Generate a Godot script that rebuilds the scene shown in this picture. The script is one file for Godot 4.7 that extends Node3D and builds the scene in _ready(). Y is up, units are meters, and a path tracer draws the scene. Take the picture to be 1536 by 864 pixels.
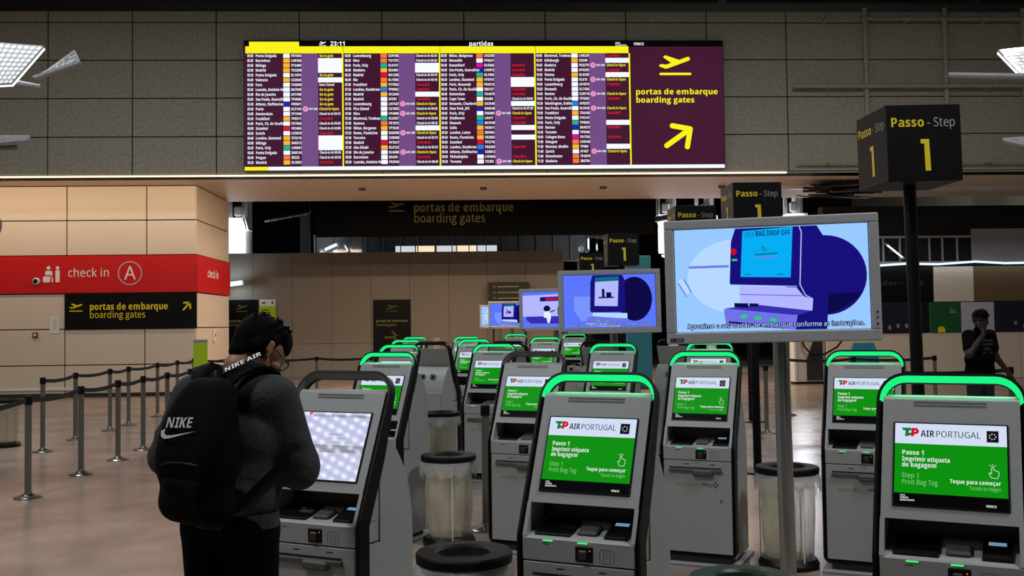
extends Node3D
# Airport departure hall at night: check-in kiosks, departures board, queue barriers.
# Axes: the hall's long axis is -z, x to the right, the viewer stands at x = 0, z = 0.

var M := {}
var used := {}
var F_REG: SystemFont
var F_BOLD: SystemFont
var TILT := deg_to_rad(24.7)
var shared := {}

# ---------------------------------------------------------------- helpers
func numbered(called: String) -> String:
	if not used.has(called):
		used[called] = 0
		return called
	used[called] += 1
	return "%s_%03d" % [called, used[called]]

func new_st(smooth := -1) -> SurfaceTool:
	var st := SurfaceTool.new()
	st.begin(Mesh.PRIMITIVE_TRIANGLES)
	st.set_smooth_group(smooth)
	return st

func done(st: SurfaceTool) -> ArrayMesh:
	st.generate_normals()
	return st.commit()

func part_mesh(called: String, m: Mesh, mat: Material, parent: Node3D, at := Vector3.ZERO) -> MeshInstance3D:
	var o := MeshInstance3D.new()
	o.name = called if parent != self else numbered(called)
	o.mesh = m
	o.material_override = mat
	o.position = at
	parent.add_child(o, true)
	return o

func obj(called: String, st: SurfaceTool, mat: Material, parent: Node3D, at := Vector3.ZERO) -> MeshInstance3D:
	return part_mesh(called, done(st), mat, parent, at)

func tag(o: Node, label: String, category: String, group := "", kind := "") -> Node:
	if label: o.set_meta("label", label)
	if category: o.set_meta("category", category)
	if group: o.set_meta("group", group)
	if kind: o.set_meta("kind", kind)
	return o

func thing(called: String, label: String, category: String, at := Vector3.ZERO, turn := 0.0, group := "") -> Node3D:
	var o := Node3D.new()
	o.name = numbered(called)
	add_child(o)
	o.position = at
	o.rotation.y = turn
	tag(o, label, category, group)
	return o

func setting(called: String, label := "", category := "") -> Node3D:
	var o := Node3D.new()
	o.name = called
	add_child(o)
	o.set_meta("kind", "structure")
	tag(o, label, category)
	return o

func tri(st: SurfaceTool, a: Vector3, b: Vector3, c: Vector3) -> void:
	st.add_vertex(a); st.add_vertex(b); st.add_vertex(c)

func quad(st: SurfaceTool, a: Vector3, b: Vector3, c: Vector3, d: Vector3) -> void:
	tri(st, a, b, c); tri(st, a, c, d)

# a convex face seen from outside a body round `mid`
func face(st: SurfaceTool, p: Array, mid: Vector3) -> void:
	var n: Vector3 = (p[1] - p[0]).cross(p[2] - p[0])
	var flip: bool = n.dot(p[0] - mid) > 0.0
	for i in range(1, p.size() - 1):
		if flip: tri(st, p[0], p[i + 1], p[i])
		else: tri(st, p[0], p[i], p[i + 1])

func box(st: SurfaceTool, mn: Vector3, mx: Vector3, xf := Transform3D()) -> void:
	var mid := xf * ((mn + mx) * 0.5)
	var v := []
	for i in 8:
		v.append(xf * Vector3(mx.x if i & 1 else mn.x, mx.y if i & 2 else mn.y, mx.z if i & 4 else mn.z))
	for f in [[0, 1, 3, 2], [4, 5, 7, 6], [0, 1, 5, 4], [2, 3, 7, 6], [0, 2, 6, 4], [1, 3, 7, 5]]:
		face(st, [v[f[0]], v[f[1]], v[f[2]], v[f[3]]], mid)

# chamfered box
func cbox(st: SurfaceTool, mn: Vector3, mx: Vector3, c: float, xf := Transform3D()) -> void:
	var mid := (mn + mx) * 0.5
	var h := (mx - mn) * 0.5
	c = minf(c, minf(h.x, minf(h.y, h.z)) * 0.9)
	var P := func(sx: int, sy: int, sz: int, ax: int) -> Vector3:
		var k := Vector3(h.x - c, h.y - c, h.z - c)
		k[ax] = h[ax]
		return xf * (mid + Vector3(sx * k.x, sy * k.y, sz * k.z))
	var wm := xf * mid
	for ax in 3:
		for s in [-1, 1]:
			var p := []
			for q in [[-1, -1], [1, -1], [1, 1], [-1, 1]]:
				var sg := [0, 0, 0]
				sg[ax] = s; sg[(ax + 1) % 3] = q[0]; sg[(ax + 2) % 3] = q[1]
				p.append(P.call(sg[0], sg[1], sg[2], ax))
			face(st, p, wm)
	for ax in 3:
		var b := (ax + 1) % 3
		var d := (ax + 2) % 3
		for s in [-1, 1]:
			for t in [-1, 1]:
				var g0 := [0, 0, 0]
				g0[b] = s; g0[d] = t; g0[ax] = -1
				var g1 := g0.duplicate()
				g1[ax] = 1
				face(st, [P.call(g0[0], g0[1], g0[2], b), P.call(g1[0], g1[1], g1[2], b), P.call(g1[0], g1[1], g1[2], d), P.call(g0[0], g0[1], g0[2], d)], wm)
	for i in 8:
		var sx := 1 if i & 1 else -1
		var sy := 1 if i & 2 else -1
		var sz := 1 if i & 4 else -1
		face(st, [P.call(sx, sy, sz, 0), P.call(sx, sy, sz, 1), P.call(sx, sy, sz, 2)], wm)

# extrude a polygon (u, v) from t0 to t1; xf maps (u, v, t)
func prism(st: SurfaceTool, poly: PackedVector2Array, t0: float, t1: float, xf := Transform3D()) -> void:
	if Geometry2D.is_polygon_clockwise(poly):
		poly.reverse()
	var idx := Geometry2D.triangulate_polygon(poly)
	var mirror := xf.basis.determinant() < 0.0
	for i in range(0, idx.size(), 3):
		var a := poly[idx[i]]
		var b := poly[idx[i + 1]]
		var c := poly[idx[i + 2]]
		if (b - a).cross(c - a) < 0.0:
			var t := b; b = c; c = t
		# a b c counter-clockwise: seen from +t the front face is clockwise
		var hi := [xf * Vector3(a.x, a.y, t1), xf * Vector3(c.x, c.y, t1), xf * Vector3(b.x, b.y, t1)]
		var lo := [xf * Vector3(a.x, a.y, t0), xf * Vector3(b.x, b.y, t0), xf * Vector3(c.x, c.y, t0)]
		if mirror:
			tri(st, hi[0], hi[2], hi[1]); tri(st, lo[0], lo[2], lo[1])
		else:
			tri(st, hi[0], hi[1], hi[2]); tri(st, lo[0], lo[1], lo[2])
	for i in poly.size():
		var a := poly[i]
		var b := poly[(i + 1) % poly.size()]
		var q := [xf * Vector3(a.x, a.y, t0), xf * Vector3(a.x, a.y, t1), xf * Vector3(b.x, b.y, t1), xf * Vector3(b.x, b.y, t0)]
		if mirror: quad(st, q[0], q[3], q[2], q[1])
		else: quad(st, q[0], q[1], q[2], q[3])

# flat polygon in the xy plane, facing +z
func flat(st: SurfaceTool, poly: PackedVector2Array, z := 0.0, xf := Transform3D()) -> void:
	var idx := Geometry2D.triangulate_polygon(poly)
	for i in range(0, idx.size(), 3):
		var a := poly[idx[i]]
		var b := poly[idx[i + 1]]
		var c := poly[idx[i + 2]]
		if (b - a).cross(c - a) < 0.0:
			var t := b; b = c; c = t
		tri(st, xf * Vector3(a.x, a.y, z), xf * Vector3(c.x, c.y, z), xf * Vector3(b.x, b.y, z))

func rect(x0: float, y0: float, x1: float, y1: float) -> PackedVector2Array:
	return PackedVector2Array([Vector2(x0, y0), Vector2(x1, y0), Vector2(x1, y1), Vector2(x0, y1)])

func disc(c: Vector2, rx: float, ry: float, n := 24, a0 := 0.0, a1 := TAU) -> PackedVector2Array:
	var p := PackedVector2Array()
	var whole := absf(a1 - a0) > TAU - 0.01
	for i in (n if whole else n + 1):
		var a := a0 + (a1 - a0) * i / n
		p.append(c + Vector2(cos(a) * rx, sin(a) * ry))
	return p

func round_rect(x0: float, y0: float, x1: float, y1: float, r: float, n := 5) -> PackedVector2Array:
	var p := PackedVector2Array()
	var cs := [Vector2(x1 - r, y1 - r), Vector2(x0 + r, y1 - r), Vector2(x0 + r, y0 + r), Vector2(x1 - r, y0 + r)]
	for k in 4:
		for i in n + 1:
			var a := PI / 2 * (k + float(i) / n)
			p.append(cs[k] + Vector2(cos(a), sin(a)) * r)
	return p

# a stroke with round ends, flat in xy
func stroke(st: SurfaceTool, pts: Array, w: float, z := 0.0, xf := Transform3D()) -> void:
	for i in pts.size() - 1:
		var a: Vector2 = pts[i]
		var b: Vector2 = pts[i + 1]
		var d := (b - a).normalized()
		var ang := d.angle()
		var p := PackedVector2Array()
		for k in 7: p.append(b + Vector2.from_angle(ang - PI / 2 + PI * k / 6.0) * w * 0.5)
		for k in 7: p.append(a + Vector2.from_angle(ang + PI / 2 + PI * k / 6.0) * w * 0.5)
		flat(st, p, z, xf)

func tube(st: SurfaceTool, pts: Array, r0: float, r1 := -1.0, n := 10) -> void:
	if r1 < 0.0: r1 = r0
	var rings := []
	var up := Vector3.UP
	for i in pts.size():
		var d: Vector3 = (pts[mini(i + 1, pts.size() - 1)] - pts[maxi(i - 1, 0)]).normalized()
		if absf(d.dot(up)) > 0.95: up = Vector3.RIGHT if absf(d.x) < 0.8 else Vector3.BACK
		var s := d.cross(up).normalized()
		up = s.cross(d).normalized()
		var r := lerpf(r0, r1, float(i) / maxf(pts.size() - 1, 1))
		var ring := []
		for k in n:
			var a := TAU * k / n
			ring.append(pts[i] + (s * cos(a) + up * sin(a)) * r)
		rings.append(ring)
	st.set_smooth_group(1)
	for i in rings.size() - 1:
		for k in n:
			var k2 := (k + 1) % n
			quad(st, rings[i][k], rings[i + 1][k], rings[i + 1][k2], rings[i][k2])
	st.set_smooth_group(-1)
	for k in range(1, n - 1):
		tri(st, rings[0][0], rings[0][k], rings[0][k + 1])
		tri(st, rings[-1][0], rings[-1][k + 1], rings[-1][k])

# turned shape: profile of (radius, height) from bottom to top on the outside
func lathe(st: SurfaceTool, prof: Array, n := 24, at := Vector3.ZERO, smooth := false, sx := 1.0, sz := 1.0) -> void:
	for i in prof.size() - 1:
		st.set_smooth_group(1 if smooth else 2 + i)
		for k in n:
			var a := TAU * k / n
			var b := TAU * (k + 1) / n
			var p0: Vector2 = prof[i]
			var p1: Vector2 = prof[i + 1]
			var A := at + Vector3(cos(a) * p0.x * sx, p0.y, sin(a) * p0.x * sz)
			var B := at + Vector3(cos(b) * p0.x * sx, p0.y, sin(b) * p0.x * sz)
			var D := at + Vector3(cos(a) * p1.x * sx, p1.y, sin(a) * p1.x * sz)
			var E := at + Vector3(cos(b) * p1.x * sx, p1.y, sin(b) * p1.x * sz)
			if p0.x > 0.00001: tri(st, A, B, E)
			if p1.x > 0.00001: tri(st, A, E, D)
	st.set_smooth_group(-1)

func text(st: SurfaceTool, s: String, x: float, y: float, cap: float, align := 0, bold := false, z := 0.0, squeeze := 1.0, xf := Transform3D()) -> void:
	var tm := TextMesh.new()
	tm.text = s
	tm.font = F_BOLD if bold else F_REG
	tm.font_size = 48
	tm.pixel_size = cap / (48.0 * 0.714)
	tm.depth = 0.0
	tm.curve_step = 3.0
	tm.horizontal_alignment = [HORIZONTAL_ALIGNMENT_LEFT, HORIZONTAL_ALIGNMENT_CENTER, HORIZONTAL_ALIGNMENT_RIGHT][align]
	tm.vertical_alignment = VERTICAL_ALIGNMENT_CENTER
	if tm.get_mesh_arrays()[Mesh.ARRAY_VERTEX].size() == 0: return
	var t := xf * Transform3D(Basis.from_scale(Vector3(squeeze, 1, 1)), Vector3(x, y, z))
	st.append_from(tm, 0, t)

func text_st() -> SurfaceTool:
	var st := SurfaceTool.new()
	st.begin(Mesh.PRIMITIVE_TRIANGLES)
	return st

func put_text(called: String, st: SurfaceTool, mat: Material, parent: Node3D, at := Vector3.ZERO) -> MeshInstance3D:
	return part_mesh(called, st.commit(), mat, parent, at)

# take-off pictogram in a box about one unit wide, centred
func plane_icon(st: SurfaceTool, c: Vector2, w: float, z: float, xf := Transform3D()) -> void:
	var P := func(x: float, y: float) -> Vector2: return c + Vector2(x, y) * w
	stroke(st, [P.call(-0.26, 0.06), P.call(0.40, 0.30)], 0.125 * w, z, xf)
	flat(st, PackedVector2Array([P.call(-0.50, 0.10), P.call(-0.43, 0.14), P.call(-0.28, 0.12), P.call(-0.20, 0.05), P.call(-0.30, -0.01), P.call(-0.49, 0.06)]), z, xf)
	flat(st, PackedVector2Array([P.call(-0.36, 0.38), P.call(-0.30, 0.41), P.call(0.15, 0.26), P.call(-0.06, 0.13), P.call(-0.36, 0.34)]), z, xf)
	stroke(st, [P.call(-0.46, -0.17), P.call(0.46, -0.17)], 0.075 * w, z, xf)

func arrow_icon(st: SurfaceTool, c: Vector2, w: float, turn: float, z: float, xf := Transform3D()) -> void:
	var P := func(x: float, y: float) -> Vector2: return c + (Vector2(x, y) * w).rotated(turn)
	stroke(st, [P.call(-0.5, 0.0), P.call(0.45, 0.0)], 0.17 * w, z, xf)
	stroke(st, [P.call(0.03, 0.42), P.call(0.45, 0.0), P.call(0.03, -0.42)], 0.17 * w, z, xf)

# ---------------------------------------------------------------- materials
func mat(called: String, c: Color, rough := 0.6, metal := 0.0, spec := 0.5) -> StandardMaterial3D:
	var m := StandardMaterial3D.new()
	m.resource_name = called
	m.albedo_color = c
	m.roughness = rough
	m.metallic = metal
	m.metallic_specular = spec
	M[called] = m
	return m

func glow(called: String, c: Color, energy := 1.0) -> StandardMaterial3D:
	var m := mat(called, Color(0.01, 0.01, 0.01), 0.4, 0.0, 0.15)
	m.emission_enabled = true
	m.emission = c
	m.emission_energy_multiplier = energy
	return m

func grain(m: StandardMaterial3D, lo: Color, hi: Color, freq: float, size: float, octaves := 4, sd := 1) -> void:
	var n := FastNoiseLite.new()
	n.seed = sd
	n.frequency = freq
	n.fractal_octaves = octaves
	var t := NoiseTexture2D.new()
	t.width = 512; t.height = 512; t.seamless = true
	t.noise = n
	var g := Gradient.new()
	g.set_color(0, lo); g.set_color(1, hi)
	t.color_ramp = g
	m.albedo_texture = t
	m.uv1_triplanar = true
	m.uv1_world_triplanar = true
	m.uv1_scale = Vector3.ONE / size

func bumps(m: StandardMaterial3D, freq: float, size: float, depth_cm: float, sd := 7) -> void:
	var n := FastNoiseLite.new()
	n.seed = sd
	n.frequency = freq
	n.fractal_octaves = 3
	var t := NoiseTexture2D.new()
	t.width = 512; t.height = 512; t.seamless = true
	t.noise = n
	m.heightmap_enabled = true
	m.heightmap_texture = t
	m.heightmap_scale = depth_cm
	m.uv1_triplanar = true
	m.uv1_world_triplanar = true
	m.uv1_scale = Vector3.ONE / size

func make_materials() -> void:
	F_REG = SystemFont.new()
	F_REG.font_names = PackedStringArray(["Droid Sans"])
	F_BOLD = SystemFont.new()
	F_BOLD.font_names = PackedStringArray(["Droid Sans"])
	F_BOLD.font_weight = 700
	var m := mat("stone_panel", Color(1, 1, 1), 0.75)
	grain(m, Color(0.605, 0.585, 0.525), Color(0.745, 0.72, 0.65), 0.03, 1.4)
	m = mat("beige_panel", Color(1, 1, 1), 0.6)
	grain(m, Color(0.82, 0.755, 0.675), Color(0.885, 0.825, 0.745), 0.04, 1.3, 4, 3)
	mat("joint", Color(0.18, 0.16, 0.13), 0.9)
	m = mat("floor_stone", Color(1, 1, 1), 0.24, 0.0, 0.5)
	grain(m, Color(0.50, 0.435, 0.395), Color(0.68, 0.60, 0.545), 0.012, 6.0, 5, 5)
	mat("ceiling_black", Color(0.05, 0.05, 0.05), 0.9)
	mat("wall_dark", Color(0.12, 0.12, 0.13), 0.8)
	m = mat("soffit_white", Color(1, 1, 1), 0.7)
	grain(m, Color(0.80, 0.74, 0.66), Color(0.85, 0.79, 0.71), 0.02, 2.0, 3, 8)
	m = mat("grey_board", Color(1, 1, 1), 0.8)
	grain(m, Color(0.50, 0.47, 0.43), Color(0.58, 0.55, 0.50), 0.05, 1.5, 4, 11)
	mat("white_paint", Color(0.86, 0.86, 0.85), 0.5)
	mat("grey_paint", Color(0.55, 0.55, 0.56), 0.5)
	mat("red_sign", Color(0.80, 0.04, 0.05), 0.45)
	mat("black_sign", Color(0.035, 0.035, 0.035), 0.5, 0.0, 0.3)
	mat("hanging_black", Color(0.012, 0.012, 0.012), 0.8, 0.0, 0.2)
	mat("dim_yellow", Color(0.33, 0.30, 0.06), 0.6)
	mat("dim_print", Color(0.20, 0.18, 0.13), 0.6)
	mat("yellow_print", Color(0.92, 0.82, 0.08), 0.5)
	mat("white_print", Color(0.93, 0.90, 0.88), 0.5)
	mat("grey_print", Color(0.62, 0.62, 0.58), 0.5)
	mat("steel", Color(0.62, 0.61, 0.58), 0.28, 1.0)
	mat("dark_steel", Color(0.33, 0.32, 0.30), 0.3, 1.0)
	mat("pole_steel", Color(0.62, 0.62, 0.61), 0.22, 0.85)
	mat("post_steel", Color(0.50, 0.49, 0.46), 0.38, 0.75)
	mat("black_plastic", Color(0.014, 0.014, 0.015), 0.45, 0.0, 0.35)
	mat("black_matt", Color(0.02, 0.02, 0.02), 0.7)
	mat("belt_black", Color(0.03, 0.03, 0.032), 0.8)
	m = mat("kiosk_grey", Color(1, 1, 1), 0.45)
	grain(m, Color(0.585, 0.59, 0.58), Color(0.62, 0.625, 0.615), 0.2, 0.5, 2, 21)
	mat("grille_grey", Color(0.34, 0.34, 0.34), 0.7)
	mat("kiosk_dark", Color(0.16, 0.16, 0.165), 0.5)
	mat("diffuser_off", Color(0.42, 0.41, 0.40), 0.4)
	mat("plinth_grey", Color(0.30, 0.30, 0.29), 0.6)
	mat("line_print", Color(0.16, 0.16, 0.17), 0.6)
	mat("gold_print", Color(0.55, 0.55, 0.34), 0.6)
	mat("housing_grey", Color(0.66, 0.66, 0.67), 0.45)
	mat("lime", Color(0.66, 0.78, 0.06), 0.6)
	mat("teal", Color(0.12, 0.46, 0.52), 0.6)
	mat("olive_dark", Color(0.13, 0.13, 0.10), 0.6)
	mat("poster_green", Color(0.05, 0.34, 0.16), 0.5)
	mat("poster_navy", Color(0.05, 0.06, 0.17), 0.5)
	mat("poster_white", Color(0.72, 0.72, 0.76), 0.5)
	mat("peach", Color(0.85, 0.66, 0.52), 0.6)
	mat("red_plastic", Color(0.55, 0.06, 0.05), 0.4)
	mat("brown_panel", Color(0.42, 0.33, 0.22), 0.6)
	m = mat("bag_clear", Color(0.80, 0.77, 0.66, 0.55), 0.3)
	m.transparency = BaseMaterial3D.TRANSPARENCY_ALPHA
	m = mat("bag_collar", Color(0.85, 0.85, 0.83, 0.45), 0.27)
	m.transparency = BaseMaterial3D.TRANSPARENCY_ALPHA
	m = mat("bin_panel", Color(0.80, 0.78, 0.66, 0.5), 0.35)
	m.transparency = BaseMaterial3D.TRANSPARENCY_ALPHA
	mat("bin_green", Color(0.04, 0.16, 0.07), 0.4)
	mat("lid_black", Color(0.05, 0.05, 0.065), 0.55, 0.0, 0.3)
	m = mat("pane", Color(0.75, 0.80, 0.82, 0.18), 0.05)
	m.transparency = BaseMaterial3D.TRANSPARENCY_ALPHA
	# cloth and skin
	m = mat("jacket_cloth", Color(1, 1, 1), 0.95)
	grain(m, Color(0.155, 0.155, 0.16), Color(0.21, 0.21, 0.215), 0.12, 0.35, 3, 31)
	bumps(m, 0.03, 0.35, 0.3, 33)
	mat("trousers_black", Color(0.015, 0.015, 0.017), 0.95, 0.0, 0.2)
	mat("bag_black", Color(0.014, 0.014, 0.016), 0.9, 0.0, 0.25)
	mat("hair_black", Color(0.012, 0.011, 0.011), 0.85, 0.0, 0.2)
	mat("skin", Color(0.62, 0.42, 0.32), 0.55)
	mat("skin_deep", Color(0.17, 0.11, 0.085), 0.6)
	mat("jeans", Color(0.10, 0.11, 0.14), 0.9)
	mat("shoe", Color(0.05, 0.05, 0.05), 0.6)
	m = mat("lens", Color(0.8, 0.85, 0.9, 0.25), 0.02)
	m.transparency = BaseMaterial3D.TRANSPARENCY_ALPHA
	# things that give off light
	glow("led_green", Color(0.08, 0.82, 0.44), 1.45)
	glow("led_green_small", Color(0.25, 1.0, 0.5), 1.0)
	glow("screen_white_light", Color(0.86, 0.91, 1.0), 0.9)
	glow("screen_green_light", Color(0.04, 0.56, 0.05), 1.0)
	glow("screen_black_light", Color(0.03, 0.03, 0.05), 0.5)
	glow("screen_text_light", Color(0.92, 0.96, 0.92), 0.9)
	glow("screen_pale_light", Color(0.52, 0.83, 0.50), 0.9)
	glow("screen_ink_light", Color(0.09, 0.09, 0.13), 0.6)
	glow("screen_mark_green_light", Color(0.05, 0.50, 0.22), 0.9)
	glow("screen_mark_red_light", Color(0.85, 0.06, 0.10), 0.9)
	for c in [["screen_page_light", Color(0.66, 0.67, 0.80)], ["screen_page_grey_light", Color(0.46, 0.46, 0.52)]]:
		m = glow(c[0], c[1], 1.0)
		m.roughness = 0.05
		m.metallic_specular = 0.5
	glow("led_spot_light", Color(0.95, 0.97, 1.0), 45.0)
	glow("terminal_light", Color(0.50, 0.66, 0.80), 0.7)
	glow("amber_light", Color(1.0, 0.45, 0.1), 1.0)
	glow("board_purple_light", Color(0.26, 0.09, 0.19), 1.0)
	glow("board_band_light", Color(0.45, 0.30, 0.52), 1.0)
	glow("board_white_light", Color(0.93, 0.95, 1.0), 1.1)
	glow("board_yellow_light", Color(0.98, 0.95, 0.10), 1.0)
	glow("board_red_light", Color(0.90, 0.12, 0.12), 1.0)
	glow("board_pink_light", Color(0.95, 0.60, 0.80), 1.0)
	glow("board_black_light", Color(0.03, 0.02, 0.03), 0.5)
	for c in [["board_chip_gold", Color(0.98, 0.72, 0.20)], ["board_chip_orange", Color(0.97, 0.48, 0.25)], ["board_chip_teal", Color(0.10, 0.72, 0.60)], ["board_chip_blue", Color(0.12, 0.52, 0.88)], ["board_chip_red", Color(0.85, 0.08, 0.20)], ["board_chip_navy", Color(0.08, 0.16, 0.65)], ["board_chip_pink", Color(0.90, 0.05, 0.62)]]:
		glow(c[0] + "_light", c[1], 1.0)
	for c in [["film_sky", Color(0.60, 0.79, 1.0)], ["film_pale", Color(0.72, 0.85, 1.0)], ["film_blue", Color(0.36, 0.46, 1.0)], ["film_soft", Color(0.48, 0.58, 1.0)], ["film_bar", Color(0.42, 0.50, 0.86)], ["film_navy", Color(0.09, 0.06, 0.48)], ["film_deep", Color(0.05, 0.03, 0.28)], ["film_cyan", Color(0.02, 0.68, 0.96)], ["film_lilac", Color(0.70, 0.72, 1.0)], ["film_violet", Color(0.44, 0.45, 0.90)], ["film_indigo", Color(0.22, 0.18, 0.68)], ["film_red", Color(0.80, 0.03, 0.15)], ["film_green", Color(0.10, 0.85, 0.40)], ["film_white", Color(0.90, 0.94, 1.0)], ["film_ink", Color(0.06, 0.07, 0.34)], ["film_teal", Color(0.05, 0.42, 0.50)]]:
		glow(c[0] + "_light", c[1], 1.0)
	glow("strip_light", Color(1.0, 0.90, 0.76), 1.6)
	glow("tube_light", Color(0.86, 0.94, 1.0), 1.3)
	glow("panel_light", Color(0.95, 0.97, 1.0), 1.6)
	glow("lantern_light", Color(0.94, 0.95, 0.97), 1.15)
func fit_text(st: SurfaceTool, s: String, x0: float, x1: float, y: float, cap: float, bold := false, z := 0.0, xf := Transform3D()) -> void:
	var tm := TextMesh.new()
	tm.text = s
	tm.font = F_BOLD if bold else F_REG
	tm.font_size = 48
	tm.pixel_size = cap / (48.0 * 0.714)
	tm.depth = 0.0
	var w := tm.get_aabb().size.x
	text(st, s, (x0 + x1) * 0.5, y, cap, 1, bold, z, (x1 - x0) / maxf(w, 0.0001), xf)

# ---------------------------------------------------------------- kiosk
func zf(y: float) -> float:
	if y <= 0.76: return 0.0
	if y >= 0.80: return -(y - 0.78) * tan(TILT)
	var t := (y - 0.76) / 0.04
	return -tan(TILT) * 0.02 * t * t

func on_front(x: float, y: float, d: float) -> Vector3:
	var a := TILT * clampf((y - 0.76) / 0.04, 0.0, 1.0)
	return Vector3(x, y + d * sin(a), zf(y) + d * cos(a))

func kiosk_loop() -> Array:
	var p := []
	var W := 0.25
	var R := 0.10
	var r := 0.045
	for i in 9: # top right corner
		var a := PI / 2 * i / 8.0
		p.append([Vector2(W - R + R * cos(a), 1.30 + R * sin(a)), Vector2(cos(a), sin(a))])
	for i in 9:
		var a := PI / 2 + PI / 2 * i / 8.0
		p.append([Vector2(-W + R + R * cos(a), 1.30 + R * sin(a)), Vector2(cos(a), sin(a))])
	for y in [1.05, 0.81, 0.80, 0.79, 0.78, 0.77, 0.76, 0.74, 0.4]:
		p.append([Vector2(-W, y), Vector2(-1, 0)])
	for i in 5:
		var a := PI + PI / 2 * i / 4.0
		p.append([Vector2(-W + r + r * cos(a), 0.06 + r + r * sin(a)), Vector2(cos(a), sin(a))])
	for i in 5:
		var a := PI * 1.5 + PI / 2 * i / 4.0
		p.append([Vector2(W - r + r * cos(a), 0.06 + r + r * sin(a)), Vector2(cos(a), sin(a))])
	for y in [0.4, 0.74, 0.76, 0.77, 0.78, 0.79, 0.80, 0.81, 1.05]:
		p.append([Vector2(W, y), Vector2(1, 0)])
	return p

func kiosk_meshes() -> void:
	var S := shared
	var loop := kiosk_loop()
	var st := new_st()
	var sec := [Vector2(0, 0), Vector2(0.010, 0), Vector2(0.025, -0.032), Vector2(0.025, -0.075), Vector2(0, -0.075)]
	for i in loop.size():
		var A = loop[i]
		var B = loop[(i + 1) % loop.size()]
		for k in sec.size():
			var s0: Vector2 = sec[k]
			var s1: Vector2 = sec[(k + 1) % sec.size()]
			st.set_smooth_group(k + 1)
			var q := []
			for e in [[A, s0], [A, s1], [B, s1], [B, s0]]:
				var c: Vector2 = e[0][0] - e[0][1] * e[1].x
				var slim := lerpf(1.0, 0.62, clampf((e[0][0].y - 1.15) / 0.15, 0.0, 1.0))
				q.append(on_front(c.x, c.y, e[1].y * (slim if e[1].y < -0.04 else 1.0)))
			quad(st, q[0], q[1], q[2], q[3])
	S.frame = done(st)
	st = new_st(1)
	for i in 17:
		var q := []
		for e in [[loop[i], Vector2(0.0098, 0.0)], [loop[i], Vector2(0.0240, -0.0300)], [loop[i + 1], Vector2(0.0240, -0.0300)], [loop[i + 1], Vector2(0.0098, 0.0)]]:
			var c: Vector2 = e[0][0] - e[0][1] * (e[1].x + 0.0014)
			q.append(on_front(c.x, c.y, e[1].y + 0.0005))
		quad(st, q[0], q[1], q[2], q[3])
	S.diffuser = done(st)
	# side profiles are drawn in (z, y) and pushed out along x
	var side := Transform3D(Basis(Vector3(0, 0, 1), Vector3(0, 1, 0), Vector3(1, 0, 0)), Vector3.ZERO)
	st = new_st()
	var pp := PackedVector2Array()
	pp.append(Vector2(zf(0.90) - 0.004, 0.90)); pp.append(Vector2(zf(1.303) - 0.004, 1.303)); pp.append(Vector2(zf(1.31) - 0.016, 1.314))
	pp.append(Vector2(zf(1.31) - 0.075, 1.315)); pp.append(Vector2(zf(0.90) - 0.085, 0.90))
	prism(st, pp, -0.226, 0.226, side)
	S.panel = done(st)
	st = new_st()
	prism(st, PackedVector2Array([Vector2(-0.06, 0.05), Vector2(-0.06, 0.68), Vector2(-0.185, 0.68), Vector2(-0.185, 0.93), Vector2(-0.255, 1.10), Vector2(-0.285, 1.09), Vector2(-0.325, 1.055), Vector2(-0.365, 1.0), Vector2(-0.40, 0.94), Vector2(-0.43, 0.86), Vector2(-0.447, 0.77), Vector2(-0.452, 0.66), Vector2(-0.452, 0.05)]), -0.232, 0.232, side)
	S.housing = done(st)
	st = new_st()
	prism(st, PackedVector2Array([Vector2(-0.003, 0.690), Vector2(-0.003, 0.772), Vector2(-0.009, 0.778), Vector2(-0.18, 0.820), Vector2(-0.18, 0.690)]), -0.226, 0.226, side)
	S.shelf = done(st)
	st = new_st()
	box(st, Vector3(-0.212, 0.80, -0.184), Vector3(0.212, 0.93, -0.178))
	S.recess = done(st)
	st = new_st()
	prism(st, PackedVector2Array([Vector2(-0.004, 0.778), Vector2(zf(0.9) - 0.004, 0.90), Vector2(-0.18, 0.90), Vector2(-0.18, 0.778)]), 0.212, 0.228, side)
	S.cheek = done(st)
	st = new_st()
	cbox(st, Vector3(-0.226, 0.085, -0.06), Vector3(0.226, 0.684, -0.004), 0.004)
	S.door = done(st)
	st = new_st()
	box(st, Vector3(-0.20, 0.018, -0.43), Vector3(0.20, 0.07, -0.03))
	S.plinth = done(st)
	st = new_st()
	cbox(st, Vector3(-0.26, 0.0, -0.50), Vector3(0.26, 0.02, 0.03), 0.004)
	S.base = done(st)
	st = new_st()
	for i in 40:
		var x := -0.118 + 0.236 * i / 39.0
		for row in 2:
			var a := on_front(x, 1.284 + row * 0.011, -0.003)
			box(st, a + Vector3(-0.0011, -0.004, -0.002), a + Vector3(0.0011, 0.004, 0.0012))
	S.grille = done(st)
	# shelf fittings, on the sloping shelf
	var sl := Transform3D(Basis(Vector3.RIGHT, 0.24), Vector3(0, 0.778, -0.009))
	st = new_st()
	cbox(st, Vector3(-0.185, 0.0, -0.160), Vector3(-0.035, 0.010, -0.015), 0.003, sl)
	box(st, Vector3(-0.165, 0.009, -0.12), Vector3(-0.09, 0.013, -0.10), sl)
	for k in 4: box(st, Vector3(-0.15 + 0.02 * k, 0.009, -0.06), Vector3(-0.138 + 0.02 * k, 0.0115, -0.05), sl)
	S.printer = done(st)
	st = new_st()
	cbox(st, Vector3(-0.015, -0.002, -0.110), Vector3(0.065, 0.016, -0.035), 0.006, sl)
	S.pad = done(st)
	st = new_st()
	var tx := sl * Transform3D(Basis(Vector3.RIGHT, 0.10), Vector3(0.145, 0.008, -0.080))
	cbox(st, Vector3(-0.047, -0.012, -0.065), Vector3(0.047, 0.010, 0.060), 0.005, tx)
	S.terminal = done(st)
	st = new_st()
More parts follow.
